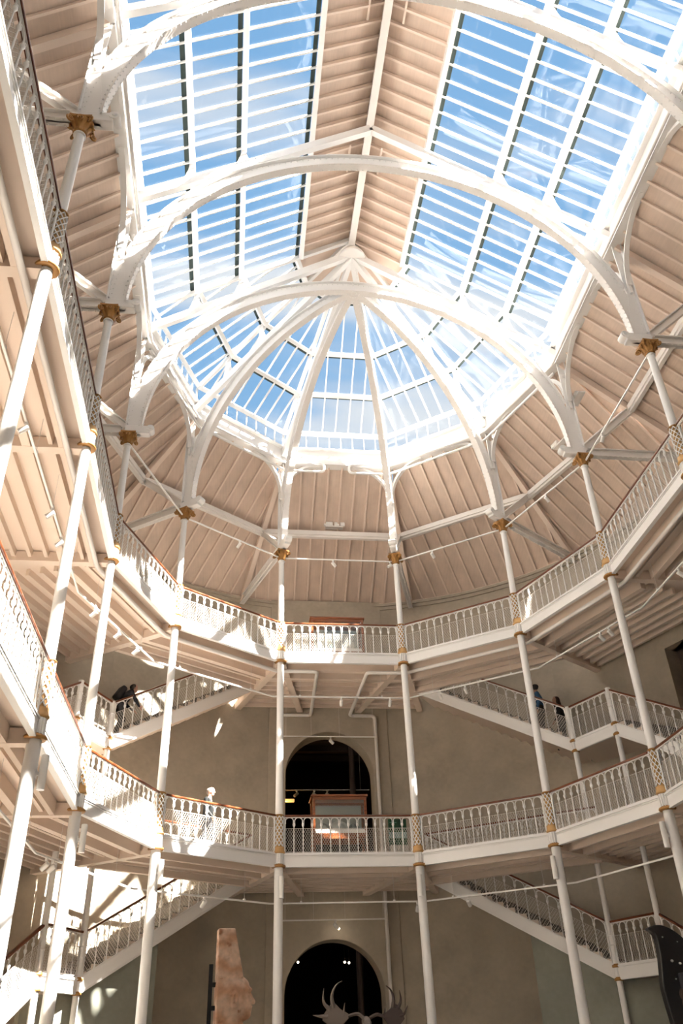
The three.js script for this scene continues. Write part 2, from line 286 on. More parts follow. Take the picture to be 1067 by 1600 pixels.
// ------------------------------------------------------------------ glazed lantern roof
const roofB = 19.72, roofS = 0.62, roofX = 5.86;                 // glass foot height, slope, half width
const roofY = (ax) => roofB + roofS * (roofX - ax);
const ROW = [roofX, 4.64, 3.38, 1.58];
function clerestory(g, L, mat) { const n = Math.round(L / 0.42), w = L / n; for (let i = 0; i < n; i++) { const p = obj('clerestory_pane', box(w - 0.03, Y.paneT - Y.eaveT - 0.02, 0.012, (i + 0.5) * w, (Y.paneT + Y.eaveT) / 2, -0.04), M.glass, g); g.userData.list.push(p); } for (let i = 0; i <= n; i++) g.userData.list.push(obj('mullion', box(0.028, Y.paneT - Y.eaveT, 0.05, i * w, (Y.paneT + Y.eaveT) / 2, -0.04), M.white, g)); }
let wn = 1;
function naveBay(side, z0, detail) {
  const g = setting('window_' + wn++, 'sloping roof glazing ' + (side < 0 ? 'on the left' : 'on the right') + ' of the nave ridge'), X = (ax, z, lift = 0) => V3(side * ax, roofY(ax) + lift, z);
  const n = 10, w = BAY / n;
  for (let r = 0; r < 3; r++) {
    const a = ROW[r], b = ROW[r + 1];
    if (detail) for (let i = 0; i < n; i++) { const za = z0 + i * w + 0.02, zb = z0 + (i + 1) * w - 0.02; obj('pane', slabQuad(X(a - 0.03, za), X(b + 0.05, za), X(b + 0.05, zb), X(a - 0.03, zb), 0.012, V3(0, 1, 0)), M.glass, g); }
    else obj('pane', slabQuad(X(a - 0.03, z0), X(b + 0.05, z0), X(b + 0.05, z0 + BAY), X(a - 0.03, z0 + BAY), 0.012, V3(0, 1, 0)), M.glass, g);
    if (r < 3) obj('flashing', beam(X(b + 0.14, z0, -0.01), X(b + 0.14, z0 + BAY, -0.01), 0.12, 0.02, V3(side * roofS, 1, 0)), M.flash, g);
    for (let i = 0; i < n; i++) { const z = z0 + i * w; obj('glazing_bar', beam(X(a, z, -0.03), X(b, z, -0.03), 0.042, 0.075), M.white, g); }
    obj('purlin', beam(X(b, z0, -0.10), X(b, z0 + BAY, -0.10), 0.13, 0.22), M.white, g);
  }
  obj('foot_rail', beam(X(ROW[0], z0, -0.05), X(ROW[0], z0 + BAY, -0.05), 0.13, 0.14), M.white, g);
  // boarding between the glass and the ridge
  const nb = detail ? n : 1;
  for (let i = 0; i < nb; i++) { const za = z0 + i * BAY / nb, zb = z0 + (i + 1) * BAY / nb; obj('board', metric(slabQuad(X(ROW[3], za, 0.02), X(0, za, 0.02), X(0, zb, 0.02), X(ROW[3], zb, 0.02), 0.03, V3(0, 1, 0))), M.board[Math.floor(rnd() * 3)], g); if (detail) obj('batten', beam(X(ROW[3], za, -0.05), X(0, za, -0.05), 0.055, 0.13), M.batten, g); }
  if (detail) obj('short_brace', beam(X(0.45, z0 + BAY * 0.62, -0.1), X(0.45, z0 + BAY * 0.82, -0.1), 0.05, 0.06), M.batten, g);
  // upright panes above the eaves
  const mz = (z) => V3(side * 6, 0, z);
  const k = Math.round(BAY / 0.42), ww = BAY / k;
  for (let i = 0; i < (detail ? k : 1); i++) { const L = detail ? ww : BAY; obj('clerestory_pane', box(0.012, Y.paneT - Y.eaveT, L - 0.03, side * 5.95, (Y.paneT + Y.eaveT) / 2, z0 + (i + 0.5) * L), M.glass, g); if (detail) obj('mullion', box(0.05, Y.paneT - Y.eaveT, 0.03, side * 5.95, (Y.paneT + Y.eaveT) / 2, z0 + i * ww), M.white, g); }
}
for (let i = 0; i < 5; i++) for (const s of [-1, 1]) naveBay(s, NAVE[i], i < 3);
{
  const APEX = V3(0, roofY(0), 0), FR = [1, 0.785, 0.57, 0.30];
  for (const s of SEG.filter((q) => q.apse)) {
    const g = setting('window_' + wn++, 'hipped roof glazing facet over the apse');
    const A = V3(s.a.x * 0.985, roofB, s.a.z * 0.985), B = V3(s.b.x * 0.985, roofB, s.b.z * 0.985), ring = (f, v) => APEX.clone().lerp(v, f);
    const X = B.clone().sub(A), L = X.length(), U = X.clone().normalize(), inw = V3(-s.out[0], 0, -s.out[1]);
    const up = U.clone().cross(APEX.clone().sub(A)).normalize(); if (up.y < 0) up.negate();
    const ua = A.clone().sub(APEX).dot(U), ub = B.clone().sub(APEX).dot(U);         // lateral span at the foot, measured from the apex
    const foot = (u) => A.clone().addScaledVector(U, u - ua);
    const atF = (u, f) => { const c = foot(0); const p = APEX.clone().lerp(c, f); return p.addScaledVector(U, u); };
    const n = 8, us = []; for (let i = 0; i <= n; i++) us.push(ua + (ub - ua) * i / n);
    for (let r = 0; r < 3; r++) {
      const f0 = FR[r], f1 = FR[r + 1];
      const cl = (u, f) => Math.min(ub * f, Math.max(ua * f, u));
      for (let i = 0; i < n; i++) {
        const a0 = cl(us[i], f0), b0 = cl(us[i + 1], f0); if (b0 - a0 < 0.03) continue;
        const a1 = cl(us[i], f1), b1 = cl(us[i + 1], f1);
        obj('pane', slabQuad(atF(a0, f0), atF(b0, f0), atF(b1, f1), atF(a1, f1), 0.012, V3(0, 1, 0)), M.glass, g);
      }
      for (let i = 1; i < n; i++) { const u = us[i]; const fm = Math.max(f1, u > 0 ? u / ub : u / ua); if (fm >= f0 - 0.01) continue; obj('glazing_bar', beam(atF(u, f0).addScaledVector(up, -0.035), atF(u, fm).addScaledVector(up, -0.035), 0.04, 0.07, up), M.white, g); }
      obj('purlin', beam(ring(f1, A).addScaledVector(up, -0.1), ring(f1, B).addScaledVector(up, -0.1), 0.12, 0.2, up), M.white, g);
      obj('flashing', beam(ring(f1 + 0.016, A).addScaledVector(up, -0.01), ring(f1 + 0.016, B).addScaledVector(up, -0.01), 0.07, 0.02, up), M.flash, g);
    }
    obj('foot_rail', beam(A.clone().addScaledVector(up, -0.05), B.clone().addScaledVector(up, -0.05), 0.13, 0.14, up), M.white, g);
    obj('hip_bar', beam(A.clone().add(V3(0, -0.08, 0)), APEX.clone().add(V3(0, -0.08, 0)), 0.1, 0.16), M.white, g);
    obj('board', slabQuad(ring(0.3, A), ring(0.3, B), ring(0.01, B), ring(0.01, A), 0.03, V3(0, 1, 0)), M.board[1], g);
    const k = Math.round(s.L / 0.40), w = s.L / k;
    const loc = (u, d) => [s.a.x + s.dir[0] * u + s.out[0] * d, s.a.z + s.dir[1] * u + s.out[1] * d];
    for (let i = 0; i < k; i++) { const [x, z] = loc((i + 0.5) * w, -0.05); obj('clerestory_pane', box(w - 0.03, Y.paneT - Y.eaveT, 0.012, 0, 0, 0).rotateY(s.turn).translate(x, (Y.paneT + Y.eaveT) / 2, z), M.glass, g); }
    for (let i = 0; i <= k; i++) { const [x, z] = loc(i * w, -0.05); obj('mullion', box(0.03, Y.paneT - Y.eaveT + 0.05, 0.05, 0, 0, 0).rotateY(s.turn).translate(x, (Y.paneT + Y.eaveT) / 2, z), M.white, g); }
  }
  const r = setting('trim_3', 'ridge beam and hub of the lantern roof');
  obj('ridge_beam', [beam(V3(0, roofY(0) - 0.28, 0), V3(0, roofY(0) - 0.28, 21.0), 0.12, 0.42), beam(V3(0, roofY(0) - 0.5, 0), V3(0, roofY(0) - 0.5, 21.0), 0.2, 0.06)], M.white2, r);
  obj('hub', lathe([[0, 0], [0.42, 0], [0.44, 0.06], [0.30, 0.3], [0, 0.32]], 20).translate(0, roofY(0) - 1.02, 0), M.white2, r);
}

// ------------------------------------------------------------------ riveted roof arches
const octa = new THREE.OctahedronGeometry(0.021, 0);
const rivetsAt = (pts) => mergeGeometries(pts.map(([x, y, z]) => clean(octa.clone().translate(x, y, z))));
function ringShape(r0, r1, a0, a1, cy) { const s = new THREE.Shape(); s.absarc(0, cy, r1, a0, a1, false); s.absarc(0, cy, r0, a1, a0, true); s.closePath(); return s; }
const plate = (shape, d, n = 40) => new THREE.ExtrudeGeometry(shape, { depth: d, bevelEnabled: false, curveSegments: n }).translate(0, 0, -d / 2);
function buildArch(root, Ri, Ro, cy, sides, footX, full) {
  const a0 = 0, a1 = full ? Math.PI : Math.PI / 2, n = full ? 64 : 36;
  obj('web', plate(ringShape(Ri, Ro, a0, a1, cy), 0.03, n), M.white, root);
  obj('lower_flange', plate(ringShape(Ri - 0.025, Ri, a0, a1, cy), 0.2, n), M.white2, root);
  obj('upper_flange', plate(ringShape(Ro, Ro + 0.025, a0 + 0.28, full ? a1 - 0.28 : a1, cy), 0.2, n), M.white, root);
  const R = [], steps = Math.round((a1 - a0) * Ri / 0.15);
  for (let i = 0; i <= steps; i++) { const a = a0 + (a1 - a0) * i / steps, c = Math.cos(a), s = Math.sin(a); for (const z of [0.018, -0.018]) { R.push([c * (Ri + 0.06), cy + s * (Ri + 0.06), z]); R.push([c * (Ro - 0.05), cy + s * (Ro - 0.05), z]); } for (const z of [0.075, -0.075]) R.push([c * (Ri - 0.03), cy + s * (Ri - 0.03), z]); }
  for (const s of sides) {
    // upright leg outside the springing, filling plate in the fork, scroll at the foot
    obj('leg', [box(0.2, Y.eaveB + 0.1 - Y.capT, 0.03, s * footX, (Y.eaveB + 0.1 + Y.capT) / 2, 0), box(0.025, Y.eaveB + 0.1 - Y.capT, 0.2, s * (footX + 0.1), (Y.eaveB + 0.1 + Y.capT) / 2, 0)], M.white, root);
    const w = new THREE.Shape(); w.moveTo(s * (Ri - 0.02), Y.capT); w.lineTo(s * (footX + 0.1), Y.capT); w.lineTo(s * (footX + 0.1), Y.capT + 1.9); w.lineTo(s * (footX - 0.1), Y.capT + 1.6); w.lineTo(s * (Ri - 0.02), Y.capT + 0.3); w.closePath();
    obj('fork_plate', plate(w, 0.05), M.white, root);
    obj('springer', [rbox(0.62, 0.24, 0.2, 0.02, s * (footX - 0.2), Y.capT + 0.12, 0), new THREE.CylinderGeometry(0.1, 0.1, 0.22, 14).rotateX(Math.PI / 2).translate(s * (footX - 0.52), Y.capT + 0.17, 0), new THREE.CylinderGeometry(0.05, 0.05, 0.25, 12).rotateX(Math.PI / 2).translate(s * (footX - 0.53), Y.capT + 0.18, 0)], M.white, root);
    for (let y = Y.capT + 0.3; y < Y.eaveB; y += 0.15) for (const z of [0.018, -0.018]) R.push([s * (footX + 0.06), y, z]);
    // straight rafter above, with its props to the purlins
    obj('rafter', [beam(V3(s * (footX - 0.05), 18.72, 0), V3(0, full ? 22.55 : 22.45, 0), 0.15, 0.24)], M.white, root);
    const ry = (ax) => 18.72 + (22.55 - 18.72) * (footX - 0.05 - ax) / (footX - 0.05);
    for (const ax of full ? [ROW[1], ROW[2]] : [0.785 * footX, 0.57 * footX]) { const t = new THREE.Shape(), y0 = ry(ax) + 0.05, y1 = roofY(ax) - 0.16; t.moveTo(s * (ax - 0.24), y0 + 0.14); t.lineTo(s * (ax + 0.3), y0 - 0.22); t.quadraticCurveTo(s * (ax + 0.07), y0 + 0.15, s * (ax + 0.06), y1); t.lineTo(s * (ax - 0.06), y1); t.quadraticCurveTo(s * (ax - 0.07), y0 + 0.25, s * (ax - 0.24), y0 + 0.14); obj('purlin_prop', plate(t, 0.06, 8), M.white, root); }
  }
  tag(obj('rivets', rivetsAt(R), M.white, root), 'rows of round rivet heads', null, null, 'stuff');
}
const archLabel = ['white riveted roof arch meeting the four apse ribs at its crown', 'white riveted arch spanning the nave, next along from the one crossed by the apse ribs', 'white riveted arch spanning the nave, third from the apse', 'white riveted arch spanning the nave, fourth from the apse', 'white riveted arch spanning the nave, fifth from the apse'];
for (let i = 0; i < 5; i++) { const r = thing('roof_arch', archLabel[i], 'arch', [0, 0, NAVE[i]], 0, 'riveted arches across the nave'); buildArch(r, 5.72, 6.08, 15.1, [-1, 1], 6.0, true); }
TH.forEach((t) => { const r = thing('apse_rib', 'white curved half rib from the apse column ' + ['next to the left row', 'just left of the doorways', 'just right of the doorways', 'next to the right row'][TH.indexOf(t)], 'rib', [0, 0, 0], Math.PI / 2 - t, 'half ribs of the apse roof'); buildArch(r, 5.56, 5.9, 15.26, [1], 5.8, false); });

// ------------------------------------------------------------------ columns
const G = {};
G.collar = (() => { const g = [lathe([[0.125, 0.06], [0.115, 0.10], [0.125, 0.30], [0.13, 0.34]], 20)]; for (let i = 0; i < 14; i++) { const a = i / 14 * Math.PI * 2; g.push(rod(V3(Math.cos(a) * 0.12, 0.08, Math.sin(a) * 0.12), V3(Math.cos(a) * 0.128, 0.32, Math.sin(a) * 0.128), 0.014, 0.014, 5)); } return join(g); })();
G.ringLow = lathe([[0.09, 0], [0.165, 0.0], [0.185, 0.03], [0.17, 0.06], [0.13, 0.075], [0.12, 0.09]], 24);
G.ringMid = lathe([[0.12, 0], [0.155, 0.015], [0.165, 0.04], [0.145, 0.07], [0.135, 0.13], [0.14, 0.16], [0.11, 0.175]], 24);
G.ringTop = lathe([[0.09, 0], [0.135, 0.005], [0.14, 0.025], [0.12, 0.045], [0.09, 0.05]], 24);
class Helix extends THREE.Curve { constructor(r, h, a, s) { super(); Object.assign(this, { r, h, a, s }); } getPoint(t, o = V3()) { const f = this.a + this.s * t * Math.PI * 1.25; return o.set(Math.cos(f) * this.r, t * this.h, Math.sin(f) * this.r); } }
G.lattice = (() => { const g = []; for (let i = 0; i < 8; i++) for (const s of [-1, 1]) g.push(new THREE.TubeGeometry(new Helix(0.122, 0.74, i / 8 * Math.PI * 2, s), 14, 0.0125, 4, false)); return join(g); })();
G.core = new THREE.CylinderGeometry(0.105, 0.105, 0.76, 16).translate(0, 0.38, 0);
const shaft = (r0, r1, h) => lathe([[r0 * 1.0, 0], [r0, 0.02], [r1, h]], 20);
G.s0 = join([lathe([[0.2, 0], [0.2, 0.12], [0.16, 0.2], [0.14, 0.3]], 20), shaft(0.118, 0.11, 5.63)]);
G.s1 = shaft(0.1, 0.094, Y.uRing - Y.lRail - 0.02); G.s2 = join([shaft(0.088, 0.082, Y.capB - Y.uRail), lathe([[0.08, Y.capB - Y.uRail - 0.06], [0.105, Y.capB - Y.uRail - 0.045], [0.105, Y.capB - Y.uRail - 0.02], [0.08, Y.capB - Y.uRail]], 16)]);
G.bell = lathe([[0.088, 0], [0.115, 0.01], [0.11, 0.04], [0.125, 0.12], [0.165, 0.22], [0.2, 0.27], [0.2, 0.29]], 20);
G.abacus = (() => { const s = new THREE.Shape(), a = 0.175, k = 0.15; s.moveTo(-a, -a); s.quadraticCurveTo(0, -k, a, -a); s.quadraticCurveTo(k, 0, a, a); s.quadraticCurveTo(0, k, -a, a); s.quadraticCurveTo(-k, 0, -a, -a); return new THREE.ExtrudeGeometry(s, { depth: 0.045, bevelEnabled: true, bevelSize: 0.012, bevelThickness: 0.012, bevelSegments: 1, curveSegments: 6 }).rotateX(-Math.PI / 2).translate(0, 0.275, 0); })();
G.volute = join([new THREE.TorusGeometry(0.05, 0.021, 6, 14).translate(0.24, 0.2, 0), new THREE.SphereGeometry(0.028, 8, 6).translate(0.24, 0.2, 0), new THREE.TubeGeometry(new THREE.QuadraticBezierCurve3(V3(0.12, 0.1, 0), V3(0.14, 0.27, 0), V3(0.26, 0.25, 0)), 8, 0.02, 5)]);
G.leaf = (() => { const g = new THREE.PlaneGeometry(0.07, 0.2, 4, 6), p = g.attributes.position; for (let i = 0; i < p.count; i++) { const u = p.getX(i) / 0.035, t = (p.getY(i) + 0.1) / 0.2; const w = 0.5 + 0.7 * Math.sin(Math.PI * Math.min(t * 1.1, 1)) ; p.setXYZ(i, u * 0.034 * w, 0.02 + t * 0.19 - Math.max(0, t - 0.75) * 0.16, 0.122 + t * t * 0.11 - u * u * 0.015); } g.computeVertexNormals(); return g; })();
G.rosette = join([new THREE.TorusGeometry(0.042, 0.016, 6, 14), new THREE.SphereGeometry(0.022, 8, 6)]).translate(0, 0.21, 0.19);
function bracketGeo(Rb, Lb) {                                     // quarter arch from the column head to the eaves beam, along +x
  const y1 = Y.eaveB - 0.01, s = new THREE.Shape(); s.moveTo(0.02, y1 - Rb - 0.25); s.lineTo(0.09, y1 - Rb - 0.25); s.lineTo(0.09, y1 - Rb); s.absarc(0.09 + Rb, y1 - Rb, Rb, Math.PI, Math.PI / 2, true); s.lineTo(0.09 + Rb, y1 + 0.03);
  s.lineTo(Rb + 0.03, y1 + 0.03); s.absarc(0.09 + Rb, y1 - Rb, Rb + 0.09, Math.PI / 2 + 0.02, Math.PI - 0.02, false); s.lineTo(0.0, y1 - Rb - 0.25); s.closePath();
  const f = new THREE.Shape(); f.absarc(0.09 + Rb, y1 - Rb, Rb, Math.PI, Math.PI / 2, true); f.absarc(0.09 + Rb, y1 - Rb, Rb - 0.02, Math.PI / 2, Math.PI, false);
  return join([new THREE.ExtrudeGeometry(s, { depth: 0.06, bevelEnabled: false, curveSegments: 14 }).translate(0, 0, -0.03), new THREE.ExtrudeGeometry(f, { depth: 0.13, bevelEnabled: false, curveSegments: 14 }).translate(0, 0, -0.065)]);
}
G.brN = bracketGeo(1.5); G.brA = bracketGeo(1.15);
const nth = ['first', 'second', 'third', 'fourth'];
const spotOf = (v) => v.nave === undefined ? ['apse column next to the left row', 'just left of the arched doorways', 'just right of the arched doorways', 'apse column next to the right row'][TH.indexOf(v.th)] : nth[v.nave] + ' of the ' + (v.x < 0 ? 'left' : 'right') + ' row counted from the apse';
function column(v, idx) {
  const c = thing('cast_iron_column', 'slender white iron column with gilded capital, ' + spotOf(v), 'column', [v.x, 0, v.z], 0, v.nave === undefined ? 'apse columns' : v.x < 0 ? 'left row of columns' : 'right row of columns');
  obj('lower_shaft', G.s0, M.white, c);
  for (const [ring, sh] of [[Y.lRing, G.s1], [Y.uRing, G.s2]]) {
    const put = (n, g, m, y, p = c) => { const o = obj(n, g, m, p); o.position.y = y; return o; };
    put('gilded_ring', G.ringLow, M.gold, ring); put('fluted_collar', G.collar, M.white, ring); put('gilded_ring', G.ringMid, M.goldPale, ring + 0.33);
    const core = put('lattice_sleeve', G.core, M.goldPale, ring + 0.5); put('lattice', G.lattice, M.white, 0.01, core);
    put('gilded_ring', G.ringTop, M.gold, ring + 1.25); put('shaft', sh, M.white, ring + 1.28);
  }
  const cap = obj('capital', G.bell, M.gold, c); cap.position.y = Y.capB; cap.rotation.y = Math.atan2(v.out[0], v.out[1]);
  obj('abacus', G.abacus, M.gold, cap);
  for (let i = 0; i < 4; i++) { const a = i * Math.PI / 2; const w = obj('volute', G.volute, M.gold, cap); w.rotation.y = a + Math.PI / 4; const r = obj('rosette', G.rosette, M.gold, cap); r.rotation.y = a; }
  for (let i = 0; i < 8; i++) obj('leaf', G.leaf, M.gold, cap).rotation.y = i * Math.PI / 4;
  for (const k of [idx - 1, idx]) if (SEG[k]) { const s = SEG[k], o = obj('eaves_bracket', s.apse ? G.brA : G.brN, M.white, c); o.rotation.y = k === idx ? s.turn : s.turn + Math.PI; }
  return c;
}
VERT.forEach((v, i) => { if (!(v.nave > 3)) column(v, i); });

// riveted girders and struts from the column heads back to the wall
VERT.forEach((v, i) => {
  if (v.nave > 3) return;
  const t = thing('tie_girder', 'pale riveted girder behind a capital, ' + spotOf(v), 'girder', [v.x, 0, v.z], Math.atan2(-v.out[1], v.out[0]), 'girders over the upper gallery');
  const L = (v.nave !== undefined ? RW - 6 : RW - 5.8);
  obj('girder', ibeam(V3(0.2, Y.capT + 0.12, 0), V3(L, Y.capT + 0.12, 0), 0.16, 0.26, 0.025), M.white2, t);
  obj('strut', ibeam(V3(0.12, Y.capT + 0.25, 0), V3(1.75, slopeY(0.48) - 0.25, 0), 0.14, 0.2, 0.025), M.white2, t);
  const R = []; for (let x = 0.3; x < L; x += 0.14) for (const z of [-0.06, 0.06]) R.push([x, Y.capT - 0.015, z]);
  tag(obj('rivets', rivetsAt(R), M.white2, t), 'row of rivet heads under the girder', null, null, 'stuff');
});

// ------------------------------------------------------------------ balustrades
const baluster = lathe([[0.0, 0], [0.03, 0], [0.03, 0.03], [0.017, 0.05], [0.014, 0.2], [0.018, 0.34], [0.014, 0.36], [0.0125, 0.66], [0.022, 0.675], [0.034, 0.70], [0.036, 0.735], [0.028, 0.75], [0, 0.75]], 8);
const shear = (g, k) => k ? g.applyMatrix4(new THREE.Matrix4().set(1, 0, 0, 0, k, 1, 0, 0, 0, 0, 1, 0, 0, 0, 0, 1)) : g;
const cache = {};
function balParts(L, n, k, h) {
  const key = [L.toFixed(3), n, k.toFixed(3)].join();
  if (cache[key]) return cache[key];
  const sp = L / n, r = sp / 2 - 0.018, P = {};
  const arcC = new THREE.CurvePath(); arcC.add(new THREE.LineCurve3(V3(-r, 0.74, 0), V3(-r, 0.90 - r * 0.78, 0)));
  const pts = []; for (let i = 0; i <= 12; i++) { const a = Math.PI - i / 12 * Math.PI; pts.push(V3(Math.cos(a) * r, 0.895 - r * 0.78 + Math.sin(a) * r * 0.78, 0)); }
  const curve = new THREE.CatmullRomCurve3([V3(-r, 0.74, 0), ...pts, V3(r, 0.74, 0)]);
  P.arch = shear(new THREE.TubeGeometry(curve, 22, 0.0125, 5, false), k);
  P.bottom = shear(new THREE.BoxGeometry(L, 0.03, 0.06, 1, 1, 1).translate(L / 2, 0.012, 0), k);
  P.top = shear(new THREE.BoxGeometry(L, 0.015, 0.05).translate(L / 2, 0.90, 0), k);
  const hs = new THREE.Shape(); hs.moveTo(-0.045, 0.91); hs.lineTo(0.045, 0.91); hs.quadraticCurveTo(0.06, 0.935, 0.045, 0.955); hs.quadraticCurveTo(0, 0.975, -0.045, 0.955); hs.quadraticCurveTo(-0.06, 0.935, -0.045, 0.91);
  P.rail = shear(metric(new THREE.ExtrudeGeometry(hs, { depth: L, bevelEnabled: false, curveSegments: 4 }).rotateY(Math.PI / 2)), k);
  // diamond wire netting behind the balusters
  const W = [], d = 0.062, y0 = 0.05, y1 = 0.63, hgt = y1 - y0, sl = 0.62, z = -0.025;
  for (const s of [-1, 1]) for (let x = -hgt * sl; x < L + hgt * sl; x += d) { let xa = x, xb = x + s * hgt * sl, ya = y0, yb = y1; const cut = (px) => y0 + (px - x) / (s * sl); if (xa < 0) { if (xb <= 0) continue; ya = cut(0); xa = 0; } if (xb < 0) { yb = cut(0); xb = 0; } if (xa > L) { if (xb >= L) continue; ya = cut(L); xa = L; } if (xb > L) { yb = cut(L); xb = L; } const g = new THREE.CylinderGeometry(0.005, 0.005, Math.hypot(xb - xa, yb - ya), 3, 1, true); g.rotateZ(Math.PI / 2 * 0 - Math.atan2(xb - xa, yb - ya)); g.translate((xa + xb) / 2, (ya + yb) / 2, z + s * 0.002); W.push(g); }
  for (const y of [y0, y1]) W.push(new THREE.BoxGeometry(L, 0.009, 0.009).translate(L / 2, y, z));
  P.wire = shear(join(W), k);
  P.post = new THREE.CylinderGeometry(0.02, 0.02, 0.9, 8).translate(0, 0.45, 0);
  return cache[key] = P;
}
function balustrade(label, group, p, turn, L, n, k = 0, inset = 0) {
  const t = thing('balustrade', label, 'balustrade', p, turn, group), P = balParts(L, n, k), sp = L / n;
  obj('handrail', P.rail, M.wood, t); obj('bottom_rail', P.bottom, M.white, t); obj('top_rail', P.top, M.white, t);
  for (let i = 1; i < n; i++) { const b = obj('baluster', baluster, M.white, t); b.position.set(i * sp, i * sp * k, 0); }
  for (let i = 0; i < n; i++) { const a = obj('arch_head', P.arch, M.white, t); a.position.set((i + 0.5) * sp, (i + 0.5) * sp * k, 0); }
  for (const x of [0, L]) obj('end_post', P.post, M.white, t).position.set(x, x * k, 0);
  tag(obj('wire_netting', P.wire, M.wire, t), 'diamond wire netting', null, null, 'stuff');
  return t;
}
const places = { left: 'along the left side of the nave', right: 'along the right side of the nave', la: 'where the left row meets the apse', ab: 'in the left curve of the apse', bc: 'before the glass case at the middle of the apse', cd: 'in the right curve of the apse', dr: 'where the right row meets the apse' };
for (const [lev, ring] of [['upper', Y.uRing], ['lower', Y.lRing]]) for (const s of SEG) {
  if (s.a.nave > 3 || s.b.nave > 3) continue;
  const m = 0.15, n = s.apse ? 14 : 17;
  balustrade('white arcaded ' + lev + ' gallery balustrade ' + (s.apse ? places[s.name] : 'in the ' + nth[Math.min(s.a.nave, s.b.nave)] + ' bay from the apse, ' + s.name + ' side'), lev + ' gallery balustrades', [s.a.x + s.dir[0] * m, ring + 0.33, s.a.z + s.dir[1] * m], s.turn, s.L - 2 * m, n);
}
// handrails on the far side of the walkways, round the stair wells
for (const [lev, ring] of [['upper', Y.uRing], ['lower', Y.lRing]]) for (const k of [6, 8]) {
  const a = W8[k], b = W8[k + 1], L = Math.hypot(b[0] - a[0], b[1] - a[1]), dx = (b[0] - a[0]) / L, dz = (b[1] - a[1]) / L;
  balustrade('white arcaded balustrade guarding the ' + (k === 6 ? 'left' : 'right') + ' stair well on the ' + lev + ' gallery', 'stair well balustrades', [a[0] + dx * 0.05, ring + 0.33, a[1] + dz * 0.05], Math.atan2(-dz, dx), L - 0.1, 19);
}

